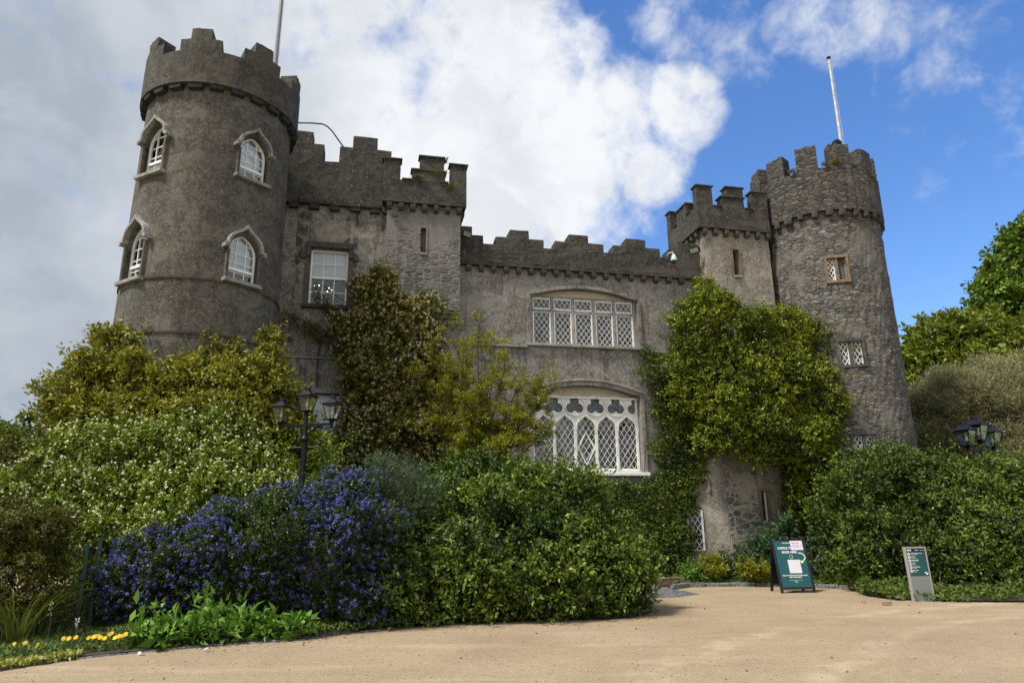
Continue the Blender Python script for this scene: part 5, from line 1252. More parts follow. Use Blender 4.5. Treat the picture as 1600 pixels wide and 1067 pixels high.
# ------------------------------------------------------------------ bedding plants
def rosette(name, px, py, label, mat, group, n=26, hgt=.35, wid=.10, arch=.5, seed=1, mid=4, spread=1.0, z=.03, cat='plant'):
    """clump of arching strap or paddle leaves, each a folded strip"""
    g = random.Random(seed); P0 = gnd(px, py, z); rt = empty(name, P0, label, cat, group)
    vs, fs, tn = [], [], []
    for i in range(n):
        a = g.uniform(0, 6.283); ln = hgt*g.uniform(.7, 1.25); w_ = wid*g.uniform(.7, 1.2); out = arch*g.uniform(.5, 1.3)
        d = Vector((math.cos(a), math.sin(a), 0)); s = Vector((-d.y, d.x, 0)); b = len(vs); t0 = g.random()
        st = d*g.uniform(0, .08*spread)+s*g.uniform(-.04, .04)*spread
        for k in range(mid+1):
            u = k/mid; c = st+d*(ln*out*u**1.5)+Vector((0, 0, ln*(u-.45*out*u*u*u))); ww = w_*math.sin(math.pi*min(.999, .12+.86*u)**.8)*.5
            vs += [c-s*ww+Vector((0, 0, ww*.35)), c-Vector((0, 0, ww*.1)), c+s*ww+Vector((0, 0, ww*.35))]; tn += [min(1, t0*.6+.35*u)]*3
        for k in range(mid):
            q = b+3*k; fs += [(q, q+1, q+4, q+3), (q+1, q+2, q+5, q+4)]
    o = MB().add(vs, fs).build('leaf_clump', mat, rt, smooth='all', fix=False)
    at_ = o.data.attributes.new('tone', 'FLOAT', 'POINT'); at_.data.foreach_set('value', tn); return rt
LF_DOCK = leaf_mat('broad green leaves', [(.035, .09, .014), (.07, .17, .026), (.11, .25, .04), (.18, .33, .07)])
LF_GRS = leaf_mat('strappy leaves', [(.05, .075, .015), (.10, .13, .03), (.17, .19, .05), (.26, .25, .09)])
LF_TAN = leaf_mat('dry grass blades', [(.08, .055, .04), (.16, .11, .08), (.25, .18, .12)])
LF_LOW = leaf_mat('low green carpet', [(.03, .055, .01), (.06, .10, .018), (.11, .16, .03), (.18, .22, .06)])
LF_FERN = leaf_mat('blue green pinnate leaves', [(.015, .04, .022), (.03, .075, .04), (.055, .11, .06), (.09, .16, .09)], rough=.4)
k = 0
for px, rx, top in ((236, 20, 978), (264, 22, 972), (296, 24, 964), (330, 26, 954), (362, 26, 956), (394, 26, 966), (426, 24, 972), (456, 20, 978)):
    by = float(np.interp(px, [q[0] for q in EDGE_PX], [q[1] for q in EDGE_PX]))-6; P0 = gnd(px, by, .03); P0.y += .25
    lb = lobes_px([(px, (by+top)/2+4, rx, (by-top)/2-3, P0.y, .25), (px+4, by-8, rx*1.1, 10, P0.y-.15, .2)]); pt = empty('leafy_plant', (0, 0, 0), 'bright green broad leaved clump in the row along the bed edge before the blue shrub', 'plant', 'broad leaved clumps before the blue shrub')
    tufted('foliage', lb, LF_DOCK, pt, dens=42, m=9, tr=.16, L_=.17, W_=.062, up=.9, droop=.15, splay=.75, amp=.2, seed=100+k, fill=.3, nb=6, frac=.45, zmin=.03, shoot=.8)
    stems(pt, (P0.x, P0.y), [(P0.x+.05, P0.y, .3), (P0.x-.08, P0.y, .25)], LF_DOCK, .012, .005, k); k += 1
for px, py, h, lab in ((22, 1012, 1.0, 'tall grassy tuft of yellow green blades at the left edge of the bed'), (56, 1003, .85, 'grassy tuft of arching blades right of the tallest tuft')):
    rosette('grass_tuft', px, py, lab, LF_GRS, None, n=90, hgt=h, wid=.02, arch=.75, seed=int(px), mid=6, spread=1.8)
rosette('grass_tuft', 14, 1000, 'dry tan seed head tuft among the grassy blades at the left edge', LF_TAN, None, n=110, hgt=.8, wid=.014, arch=.5, seed=77, mid=5, spread=2.0)
rosette('grass_tuft', 112, 996, 'small dry reddish tuft at the foot of the green railing', LF_TAN, None, n=70, hgt=.28, wid=.012, arch=.6, seed=78, mid=5, spread=1.4)
M_YEL = leaf_mat('yellow petals', [(.55, .33, .01), (.75, .50, .02), (.85, .62, .05)], trans=.15); M_WHP = leaf_mat('white petals', [(.6, .6, .58), (.8, .8, .78)], trans=.15); LF_SILV = leaf_mat('silver stems', [(.16, .19, .12), (.28, .31, .22)])
def daisy(px, py, h, seed, r=.03):
    g = random.Random(seed); by = min(py+2, np.interp(px, [q[0] for q in EDGE_PX], [q[1] for q in EDGE_PX])-6-(seed*37 % 9)); P0 = gnd(px, by, .03); h = max(.17, at(px, py-12, P0.y).z-.03); rt = empty('yellow_flower', P0, 'single yellow daisy on a short stem near the left corner of the bed', 'flower', 'yellow daisies in the left corner of the bed')
    MB().tube([Vector((0, 0, 0)), Vector((g.uniform(-.02, .02), -.02, h*.6)), Vector((g.uniform(-.03, .03), -.03, h))], .003, 5).build('stem', LF_LOW, rt, fix=False)
    n = 9; vs = []; fs = []; c = Vector((0, -.035, h)); ax = Vector((g.uniform(-.4, .4), -.8, .7)).normalized(); u = ax.cross(Vector((1, 0, .1))).normalized(); v = ax.cross(u)
    for i in range(n):
        a = 6.283*i/n; d = u*math.cos(a)+v*math.sin(a); s = u*-math.sin(a)+v*math.cos(a); b = len(vs); vs += [c, c+d*r*.6-s*r*.33+ax*.004, c+d*r, c+d*r*.6+s*r*.33+ax*.004]; fs.append((b, b+1, b+2, b+3))
    o = MB().add(vs, fs).build('petal', M_YEL, rt, fix=False); o.data.attributes.new('tone', 'FLOAT', 'POINT').data.foreach_set('value', [g.random()]*len(vs))
for i, (px, py) in enumerate(((21, 1012), (39, 1010), (57, 1020), (107, 1002), (138, 1008), (146, 1002), (152, 1004), (171, 1002), (174, 1008), (179, 1013), (182, 1008), (188, 1009), (193, 1008), (195, 1019), (196, 1000), (149, 1019), (118, 1008), (99, 1004), (209, 995), (163, 1010), (185, 1003), (156, 1001))):
    daisy(px, py+14, .13, i, .034)
# low foliage under the daisies and along the edges: a carpet nobody could count
def carpet(name, poly_px, n, label, mat, h=.12, L_=.06, W_=.03, seed=1, z=.03, up=1.0):
    g = np.random.default_rng(seed); pts = np.array([(gnd(*p, z).x, gnd(*p, z).y) for p in poly_px]); lo, hi = pts.min(0), pts.max(0)
    x = g.uniform(lo[0], hi[0], n*4); y = g.uniform(lo[1], hi[1], n*4); ok = inside([tuple(p) for p in pts], x, y); x, y = x[ok][:n], y[ok][:n]
    P = np.stack([x, y, np.zeros_like(x)], 1); hh_ = h*(.55+.45*vnoise(P, 4.0, seed))*np.clip(g.random(len(x))+.25, 0, 1); P[:, 2] = z+np.maximum(hh_, 0)
    D = unit(g.normal(size=P.shape)*.7+np.array([0, -.1, up*.6])); N = unit(g.normal(size=P.shape)*.5+np.array([0, -.4, .8]))
    o = leaf_mesh(name, P, D, N, L_*g.uniform(.6, 1.3, len(x)), W_*g.uniform(.6, 1.3, len(x)), np.clip(.3+.2*vnoise(P, 3, 4)+.4*g.random(len(x)), 0, 1), mat)
    tag(o, label, 'ground cover', kind='stuff'); return o
carpet('ground_cover', [(-60, 1052), (0, 1040), (120, 1022), (230, 1010), (235, 985), (120, 985), (0, 1000), (-60, 1010)], 9000, 'low green carpet under the yellow daisies', LF_LOW, .17, .07, .022, 1)
carpet('ground_cover', [(-10, 1045), (120, 1026), (130, 1020), (0, 1036)], 900, 'pale yellow green leaves hugging the kerb in the left corner', leaf_mat('pale leaves', [(.16, .18, .05), (.30, .31, .10), (.42, .40, .16)]), .04, .07, .05, 2, up=.3)
carpet('ground_cover', [(440, 1000), (560, 986), (640, 977), (800, 969), (950, 966), (1005, 960), (1018, 950), (1000, 935), (900, 948), (640, 962), (460, 985)], 9000, 'dark green ground cover at the foot of the mound', LF_MND, .16, .06, .035, 3)
carpet('ground_cover', [(1050, 916), (1110, 914), (1200, 913.5), (1300, 915), (1340, 921), (1350, 905), (1200, 900), (1050, 902)], 9000, 'bright green low carpet along the far kerb under the castle wall', LF_LOW, .14, .07, .03, 4)
carpet('ground_cover', [(1326, 920), (1345, 928), (1400, 936), (1500, 939), (1640, 940), (1900, 944), (1900, 925), (1640, 925), (1500, 922), (1380, 912), (1335, 912)], 7000, 'ivy creeping out at the foot of the right hand hedge', LF_RHG, .22, .09, .06, 5)
carpet('ground_cover', [(1285, 915), (1338, 920), (1350, 929), (1400, 935.5), (1420, 920), (1300, 900)], 5000, 'leafy green cover filling the corner between the far kerb and the right hand hedge', LF_RHG, .34, .10, .06, 6)
# silver leaved flower spikes before the clipped hedge
for i, (px, py, h) in enumerate(((58, 925, .9), (80, 960, .7), (122, 985, .45), (8, 945, .7))):
    g = random.Random(i); P0 = gnd(px-8, 1010, .03); tp_ = at(px, py-20, P0.y); rt = empty('flower_spike', P0, 'slender silvery flower spike with pale woolly whorls before the clipped hedge', 'flower', 'silvery flower spikes at the left'); e = tp_-P0
    MB().tube([Vector((0, 0, 0)), e*.5+Vector((.02, 0, .03)), e], .005, 5).build('stem', LF_SILV, rt, fix=False)
    gg = np.random.default_rng(i); c = np.array([tuple(e*u) for u in (.72, .84, .9, .97)]).repeat(9, 0); d = unit(gg.normal(size=c.shape)); leaf_mesh('blossom', c+d*.012, d, unit(gg.normal(size=c.shape)), np.full(len(c), .022), np.full(len(c), .018), gg.random(len(c)), M_WHP, rt)
# fern-like shrubs and lilies under the wall
for i, (px, py, Yq, rx, ry, lab) in enumerate(((1156, 880, 19.4, 18, 22, 'fern leaved shrub against the pale masonry corner'), (1190, 872, 19.3, 22, 28, 'taller fern leaved shrub left of the green board'), (1222, 850, 19.6, 22, 36, 'fern leaved shrub behind the left edge of the green board'), (1290, 862, 19.0, 26, 36, 'fern leaved shrub right of the green board'), (1322, 880, 18.6, 20, 30, 'low fern leaved shrub before the right hand hedge'), (1128, 886, 19.7, 14, 14, 'small fern leaved shrub under the narrow leaded window'))):
    lb = lobes_px([(px, py, rx, ry, Yq, .35), (px+rx*.4, py+ry*.7, rx*.8, ry*.6, Yq-.2, .3)]); pt = plant('fern_leaved_shrub', lb, lab, 'shrub')
    tufted('foliage', lb, LF_FERN, pt, dens=34, m=34, tr=.30, L_=.13, W_=.028, up=.1, droop=.35, splay=1.0, amp=.2, seed=300+i, fill=.25, nb=5, frac=.4)
    stems(pt, at(px, 910, Yq)[:2], [at(px+q, py-5, Yq) for q in (-8, 6)], BARKL, .016, .006, 300+i)
for i, (px, py, h, lab) in enumerate(((1098, 908, .42, 'lily clump with bright yellow green blades under the creeper'), (1118, 909, .36, 'lower lily clump beside the bright one'), (1082, 908, .32, 'small blade clump beside the stone block'), (1172, 910, .36, 'yellow green leafy clump before the fern leaved shrubs'), (1195, 911, .30, 'bushy little clump at the left foot of the green board'), (1300, 914, .30, 'small green clump right of the green board'))):
    rosette('lily_clump', px, py, lab, LF_GRS if i < 4 else LF_LOW, None, n=60, hgt=h, wid=.035, arch=.8, seed=200+i, mid=5, spread=2)
for i, (px, py, Yq, rx, ry, lab) in enumerate(((1108, 884, 18.7, 21, 15, 'lime yellow bush under the creeper with the white bloom'), (1178, 893, 18.4, 24, 14, 'lime yellow bush before the fern leaved shrubs at the pale corner'), (1080, 893, 18.8, 14, 11, 'small lime green bush behind the stone block'))):
    lb = lobes_px([(px, py, rx, ry, Yq, .28), (px+rx*.5, py+ry*.5, rx*.7, ry*.6, Yq-.1, .22)]); pt = plant('low_bush', lb, lab, 'bush')
    tufted('foliage', lb, LF_LSE if i < 2 else LF_DOCK, pt, dens=60, m=18, tr=.17, L_=.09, W_=.03, up=.8, splay=.7, amp=.2, seed=340+i, fill=.25, nb=5, frac=.4)
    stems(pt, at(px, 912, Yq)[:2], [at(px+q, py-2, Yq) for q in (-6, 6)], BARKL, .010, .005, 340+i)
P0 = gnd(1121, 905, .03); P0.y += .3; rt = empty('white_flower', P0, 'single white bloom standing above the lilies', 'flower'); top = at(1121, 869, P0.y)-P0
MB().tube([Vector((0, 0, 0)), top], .006, 5).build('stem', LF_LOW, rt, fix=False); gg = np.random.default_rng(3); d = unit(gg.normal(size=(40, 3))); leaf_mesh('petal', np.array([tuple(top)])+d*.02, d, unit(gg.normal(size=d.shape)), np.full(40, .07), np.full(40, .06), gg.random(40), M_WHP, rt)

# ------------------------------------------------------------------ lamp posts
M_LGL = glass_mat('lantern glass', .9); M_BULB = plain('pale bulb glass', (.50, .50, .44), .3, var=.03); M_CLAMP = plain('white lamp diffuser', (.62, .64, .62), .6, var=.1)
def lantern(parent, loc, s=1.0):
    rt = MB(); w1, w0, h = .175, .105, .36           # tapering four sided lantern
    fr_ = MB()
    for sx, sy in ((1, 1), (1, -1), (-1, 1), (-1, -1)): fr_.tube([Vector((sx*w0, sy*w0, 0)), Vector((sx*w1, sy*w1, h))], .011, 5)
    for k in range(4):
        c0 = [(1, 1), (1, -1), (-1, -1), (-1, 1)]; a, b = c0[k], c0[(k+1) % 4]
        fr_.tube([Vector((a[0]*w0, a[1]*w0, 0)), Vector((b[0]*w0, b[1]*w0, 0))], .012, 5); fr_.tube([Vector((a[0]*w1, a[1]*w1, h)), Vector((b[0]*w1, b[1]*w1, h))], .014, 5)
    fr_.box((-w0, -w0, -.03), (w0, w0, -.008)); fr_.lathe([(.045, -.10), (.06, -.06), (.05, -.03)], seg=10)
    ln = fr_.build('lantern', M_BLACK, parent, fix=True); ln.location = loc; ln.scale = (s, s, s)
    rf = MB(); e = w1+.035; e2 = .075; z0 = h+.012
    rf.add([(-e, -e, z0), (e, -e, z0), (e, e, z0), (-e, e, z0), (-e2-.03, -e2-.03, z0+.09), (e2+.03, -e2-.03, z0+.09), (e2+.03, e2+.03, z0+.09), (-e2-.03, e2+.03, z0+.09), (-e2, -e2, z0+.12), (e2, -e2, z0+.12), (e2, e2, z0+.12), (-e2, e2, z0+.12)],
           [(3, 2, 1, 0)]+[(i, (i+1) % 4, 4+(i+1) % 4, 4+i) for i in range(4)]+[(4+i, 4+(i+1) % 4, 8+(i+1) % 4, 8+i) for i in range(4)]+[(8, 9, 10, 11)])
    rf.lathe([(.07, z0+.118), (.075, z0+.15), (.07, z0+.19), (.085, z0+.20), (.06, z0+.225)], seg=12)
    for sx, sy in ((1, 1), (1, -1), (-1, 1), (-1, -1)): rf.tube([Vector((sx*e*.97, sy*e*.97, z0)), Vector((sx*(e+.02), sy*(e+.02), z0+.05))], [.014, .004], 5)
    rf.build('lamp_roof', plain('black painted metal', (.010, .010, .014), .4, spec=.3) if 'black painted metal' not in bpy.data.materials else bpy.data.materials['black painted metal'], ln, bevel=0)
    gl = MB(); c0 = [(1, 1), (1, -1), (-1, -1), (-1, 1)]; q0, q1 = w0-.004, w1-.004
    for k in range(4):
        a, b = c0[k], c0[(k+1) % 4]; gl.add([(a[0]*q0, a[1]*q0, .01), (b[0]*q0, b[1]*q0, .01), (b[0]*q1, b[1]*q1, h-.01), (a[0]*q1, a[1]*q1, h-.01)], [(0, 1, 2, 3)])
    gl.build('glass', M_LGL, ln, fix=True)
    b = MB(); b.lathe([(.028, .10), (.04, .125), (.045, .155), (.036, .19), (.018, .22), (.016, .30), (.001, .305)], seg=14); b.build('bulb', M_BULB, ln, smooth='all')
    return ln
def lamp_post(base, H, rz, label, arm=.62, s=1.0):
    rt = empty('lamp_post', base, label, 'lamp post', 'three headed lamp posts', rz)
    p = MB(); p.lathe([(.13, 0), (.13, .25), (.10, .3), (.085, .9), (.095, .93), (.095, 1.0), (.06, 1.05), (.05, H-.52), (.075, H-.50), (.08, H-.46), (.055, H-.43), (.042, H-.40), (.04, H)], seg=16)
    p.build('post', M_BLACK, rt, smooth=True)
    a = MB(); z = H-.21; a.box((-arm, -.022, z-.022), (arm, .022, z+.022)); 
    for sg in (-1, 1):
        a.tube([Vector((sg*.05, 0, z-.20)), Vector((sg*.10, 0, z-.12)), Vector((sg*.26, 0, z-.03))], .016, 6); a.tube([Vector((sg*(.13+.055*math.cos(t_)), 0, z-.075+.048*math.sin(t_))) for t_ in np.linspace(0, 6.3, 14)], .011, 5); a.tube([Vector((sg*(.30+.04*math.cos(t_)), 0, z-.045+.022*math.sin(t_))) for t_ in np.linspace(0, 6.3, 12)], .009, 5)
        a.tube([Vector((sg*arm, 0, z-.06)), Vector((sg*arm, 0, z+.07))], .035, 8)
    a.build('crossarm', M_BLACK, rt)
    l = MB(); l.tube([Vector((-.30, 0, H-.62)), Vector((.30, 0, H-.62))], .011, 6); l.build('ladder_bar', M_BLACK, rt)
    lantern(rt, (0, 0, H+.08*s), s); lantern(rt, (-arm, 0, H-.21+.12*s), s); lantern(rt, (arm, 0, H-.21+.12*s), s); return rt
PL = at(478, 660, 12.7); HL = at(478, 645, 12.7).z
lamp_post(Vector((PL.x, PL.y, 0)), HL-.02, math.radians(-14), 'black lamp post with three lanterns rising between the left hand shrubs', .53, .74)
PR = at(1531, 690, 18.3); HR = at(1527, 692, 18.3).z
lamp_post(Vector((PR.x, PR.y, 0)), HR, math.radians(27), 'black lamp post with three lanterns standing behind the right hand hedge', .58, 1.05)

# ------------------------------------------------------------------ signs
M_TEAL = plain('teal sign vinyl', (.008, .075, .085), .35, var=.06, bstr=0); M_INK = plain('white lettering', (.80, .82, .82), .5, var=.02, bstr=0); M_PALE = plain('pale yellow green print', (.62, .70, .40), .5, var=.02, bstr=0); M_NAVY = plain('dark header print', (.006, .006, .016), .4, var=.05, bstr=0)
M_BRD = plain('black timber frame', (.008, .009, .016), .45, var=.2); M_PAPER = plain('lilac paper', (.66, .58, .68), .8, var=.03, bstr=0); M_GREYP = plain('grey powder coat', (.20, .22, .21), .45, var=.05, bstr=0); M_BEIGE = plain('beige aluminium frame', (.33, .31, .28), .4, var=.05, bstr=0)
def text(body, fr, u, z, size, mat, parent, v=.004, align='LEFT', bold=.0, name='lettering'):
    cu = bpy.data.curves.new('t', 'FONT'); cu.body = body; cu.size = size; cu.align_x = align; cu.extrude = .0008; cu.offset = bold
    o = bpy.data.objects.new('t', cu); COL.objects.link(o); bpy.context.view_layer.update()
    me = bpy.data.meshes.new_from_object(o.evaluated_get(bpy.context.evaluated_depsgraph_get())); bpy.data.objects.remove(o); bpy.data.curves.remove(cu)
    for q in me.vertices: q.co = fr.p(u+q.co.x, v+q.co.z, z+q.co.y) if not hasattr(fr, 'q') else fr.q(u+q.co.x, v+q.co.z, z+q.co.y)
    me.materials.clear(); me.materials.append(mat); me.name = name; return link(bpy.data.objects.new(name, me), parent)
class Tilt(Fr):                                # frame whose z axis leans back
    def __init__(s, o, r, out, up): s.o = Vector(o); s.r = Vector(r); s.n = Vector(out); s.up = Vector(up)
    def p(s, u, v, z): return s.o+s.r*u+s.n*v+s.up*z
fl, fr2 = gnd(1223, 926.5), gnd(1273.5, 925.5); bw = (fr2-fl).length; rv_ = (fr2-fl).normalized()
bb = empty('sandwich_board', (fl+fr2)/2, 'teal sandwich board in a black frame standing on the sandy drive', 'sandwich board', rz=math.atan2(rv_.y, rv_.x))
BH = 1.19; ln_ = math.radians(13.5); up = Vector((0, math.sin(ln_), math.cos(ln_))); nn_ = Vector((0, -math.cos(ln_), math.sin(ln_)))
fA = Tilt((0, 0, 0), (1, 0, 0), nn_, up); hw_ = bw/2; bt = .13
mb = MB()
for sg in (-1, 1): mb.fbox(fA, sg*hw_-.028, sg*hw_+.028, -.03, .012, 0, BH)
mb.fbox(fA, -hw_+.029, hw_-.029, -.03, .012, bt-.05, bt-.001); mb.fbox(fA, -hw_+.029, hw_-.029, -.03, .012, BH-.02, BH)
mb.build('frame', M_BRD, bb, bevel=.004)
pn = MB().fbox(fA, -hw_+.029, hw_-.029, -.02, .004, bt, BH-.021).build('panel', M_TEAL, bb)
fB = Tilt((0, 2*BH*math.sin(ln_), 0), (1, 0, 0), Vector((0, math.cos(ln_), math.sin(ln_))), Vector((0, -math.sin(ln_), math.cos(ln_))))
mb = MB()
for sg in (-1, 1): mb.fbox(fB, sg*hw_-.028, sg*hw_+.028, -.03, .012, 0, BH-.035)
mb.fbox(fB, -hw_+.029, hw_-.029, -.03, .012, .15, .2); mb.fbox(fB, -hw_+.029, hw_-.029, -.02, .004, .2, BH-.06)
mb.build('rear_frame', M_BRD, bb, bevel=.004)
W_b = 2*hw_; T_ = lambda y: bt+(BH-bt)*(1-(y-40)/905.)        # y from the enlarged photo
U_ = lambda x: -hw_+W_b*x
text('THE CASTLE', fA, U_(.42), T_(112), .035, M_INK, pn, .0055, 'CENTER', .0006); 
text('CASTLE TOURS', fA, U_(.12), T_(222), .070, M_INK, pn, .0055, 'LEFT', .0016)
text('BOOK HERE', fA, U_(.47), T_(300), .066, M_INK, pn, .0055, 'CENTER', .0016)
text('SCAN TO PURCHASE TICKETS AND', fA, U_(.50), T_(738), .037, M_INK, pn, .0055, 'CENTER', .0008); text('VISIT THE CASTLE', fA, U_(.50), T_(772), .037, M_INK, pn, .0055, 'CENTER', .0008)
text('or ask a member of our team', fA, U_(.50), T_(825), .026, M_PALE, pn, .0055, 'CENTER'); text('inside', fA, U_(.50), T_(858), .034, M_INK, pn, .0055, 'CENTER')
z0_, z1_ = T_(685), T_(428); MB().fbox(fA, U_(.36), U_(.36)+(z1_-z0_)*.98, .0045, .0055, z0_, z1_).build('plain_panel', plain('pale card', (.62, .60, .64), .7, var=.05, bstr=0), pn)
mb = MB(); pts = [(U_(.5)+.036*math.cos(t_)*(1+.15*math.sin(3*t_)), T_(372)+.042*math.sin(t_)) for t_ in np.linspace(0, 6.283, 16)[:-1]]; mb.ribbon(fA, pts, .007, .0045, .0058, closed=True); mb.build('small_emblem', M_PALE, pn)
mb = MB(); cv = bez((U_(.745), T_(298)), (U_(.97), T_(300)), (U_(1.0), T_(425)), (U_(.80), T_(462)), 12); mb.ribbon(fA, cv, .022, .0045, .0058)
a_ = (U_(.80), T_(462)); mb.prism(fA, [(a_[0]-.055, a_[1]+.035), (a_[0]-.01, a_[1]-.045), (a_[0]+.055, a_[1]-.02)], .0045, .0059); mb.build('arrow', M_PALE, pn)
bw2 = bb.location; cz, sz_ = math.cos(bb.rotation_euler.z), math.sin(bb.rotation_euler.z)
ro = lambda v: Vector((v.x*cz-v.y*sz_, v.x*sz_+v.y*cz, v.z))
fP = Tilt(bw2+ro(fA.o), ro(fA.r), ro(fA.n), ro(fA.up))
pa = MB().prism(fP, [(U_(.55), T_(55)), (U_(.935), T_(52)), (U_(.935), T_(240)), (U_(.555), T_(243))], .0065, .008).build('paper_notice', M_PAPER, None); tag(pa, 'lilac paper notice taped over the top corner of the teal board', 'notice')
M_RINK = plain('faint red print', (.55, .12, .14), .7, bstr=0); M_GINK = plain('grey print', (.30, .28, .32), .7, bstr=0)
text('Please note', fP, U_(.59), T_(110), .04, M_RINK, pa, .009, 'LEFT', .001); 
for k_, s_ in enumerate(('tickets are also on sale', 'at the reception desk', 'in the courtyard')): text(s_, fP, U_(.745), T_(146+27*k_), .028, M_GINK, pa, .009, 'CENTER')

tl, tr2 = gnd(1427.5, 939.5), gnd(1462, 938.5); tw = (tr2-tl).length; rv_ = (tr2-tl).normalized()
tt = empty('information_pillar', (tl+tr2)/2, 'slim upright information pillar with teal panel by the right hedge', 'sign', rz=math.atan2(rv_.y, rv_.x))
TH = 1.05; fT = Tilt((0, 0, 0), (1, 0, 0), (0, -1, 0), Vector((-.012, .03, 1)).normalized()); h2 = tw/2
mb = MB(); mb.fbox(fT, -h2, -h2+.04, -.05, .006, 0, TH); mb.fbox(fT, h2-.03, h2, -.05, .006, 0, TH); mb.fbox(fT, -h2+.041, h2-.031, -.05, .006, TH-.03, TH); mb.build('frame', M_BEIGE, tt, bevel=.005)
MB().fbox(fT, -h2+.041, h2-.031, -.045, .0, 0, .48).build('base_panel', M_GREYP, tt)
pn = MB().fbox(fT, -h2+.041, h2-.031, -.045, .0, .482, TH-.095).build('panel', M_TEAL, tt)
hd = MB().fbox(fT, -h2+.041, h2-.031, -.045, .0, TH-.094, TH-.031).build('header', M_NAVY, tt)
text('PARK', fT, -h2+.06, TH-.076, .036, M_INK, hd, .001, 'LEFT', .003); text('CASTLE', fT, -h2+tw*.47, TH-.073, .022, M_INK, hd, .001, 'LEFT', .0005); text('& Gardens', fT, h2-.045, TH-.073, .022, M_INK, hd, .001, 'RIGHT')
for k_, (s1, s2) in enumerate((('Castle Reception, Tours', 'Entrance & Tickets'), ('Car Park', 'Main Entrance'), ('Walled Garden', 'Butterfly House'), ('Toilets', 'Baby Care'), ('Courtyard Cafe', 'Gift Shop'), ('Fairy Trail', 'Play Area'))):
    z = TH-.140-k_*.066
    mb = MB(); c_ = -h2+.082; ci = [(c_+.028*math.cos(t_), z+.028*math.sin(t_)) for t_ in np.linspace(0, 6.283, 21)[:-1]]; mb.prism(fT, ci, .0005, .002); mb.build('icon', M_INK, pn)
    mb = MB()
    if k_ % 3 == 0: mb.fbox(fT, c_-.014, c_+.014, .0021, .003, z-.010, z+.006); mb.fbox(fT, c_-.014, c_-.006, .0021, .003, z+.0061, z+.014); mb.fbox(fT, c_+.006, c_+.014, .0021, .003, z+.0061, z+.014)
    elif k_ % 3 == 1: mb.fbox(fT, c_-.015, c_+.015, .0021, .003, z-.009, z+.003); mb.fbox(fT, c_-.009, c_+.009, .0021, .003, z+.0031, z+.011)
    else: mb.prism(fT, [(c_+.013*math.cos(t_), z+.013*math.sin(t_)) for t_ in (1.57, 2.83, 4.08, 5.34, 6.6)], .0021, .003)
    mb.build('pictogram', M_TEAL, pn)
    text(s1, fT, -h2+.122, z+.006, .026, M_INK, pn, .001, 'LEFT', .0006); text(s2, fT, -h2+.122, z-.020, .021, M_PALE, pn, .001, 'LEFT')
mb = MB(); z = .53; u_ = h2-.09; mb.ribbon(fT, [(u_-.035, z+.02), (u_+.02, z+.004)], .018, .0005, .002); mb.prism(fT, [(u_+.045, z-.004), (u_-.006, z+.034), (u_-.0, z-.034)], .0005, .0021); mb.build('arrow', M_INK, pn)

# ------------------------------------------------------------------ things on and about the castle
def pole(name, P0, P1, r0, r1, mat, label, cap=None):
    rt = empty(name, P0, label, 'flagpole'); d = Vector(P1)-Vector(P0); MB().tube([Vector((0, 0, 0)), d*.5, d], [r0, (r0+r1)/2, r1], 10).build('pole', mat, rt, smooth=True)
    if cap: c = MB(); c.lathe([(.02, 0), (.075, .03), (.08, .07), (.03, .12)], tuple(d), 10); c.build('cap', M_BLACK, rt)
    MB().tube([Vector((r0+.02, -.03, 0)), d*.55+Vector((r0+.025, -.03, 0)), d*.97+Vector((r1+.02, -.02, 0))], .006, 4).build('halyard', M_WOODW, rt); return rt
B = at(432, 78, c1.y+.2); A_ = B.copy(); A_.z = zp1+.1; Tp = at(446, -40, c1.y+.2); Tp.x = A_.x+.02; pole('flagpole', A_, Tp, .06, .05, plain('grey metal pole', (.22, .22, .23), .4), 'grey flagpole behind the battlement of the left tower')
B = at(1314, 225, c2.y+.6); A_ = B.copy(); A_.z = zp2+.2; Tp = at(1290, 93, c2.y+.6); Tp.x = A_.x+.02; pole('flagpole', A_, Tp, .06, .042, M_WOODW, 'whitish wooden flagpole on the right rubble tower', True)
Pk = at(1307, 222, c2.y-.3); k_ = MB(); k_.lathe([(.16, 0), (.16, .10), (.10, .17), (.05, .19)], (0, 0, 0), 12); o = k_.build('roof_vent', M_BLACK, None); o.location = Pk-Vector((0, 0, .12)); tag(o, 'small black domed vent beside the pole on the right tower', 'vent')
MB_ = MB(); q = [to_world((LX(px, py, -.1), .1, LZ(px, py, .1))) for px, py in ((462, 192), (485, 192.5), (503, 194), (511, 198), (518, 205), (526, 216), (534, 227), (538, 234))]
o = MB_.tube(q, .022, 8).build('cable', M_BLACK, None, smooth='all'); tag(o, 'black cable curving from the left tower to the wall top', 'cable')
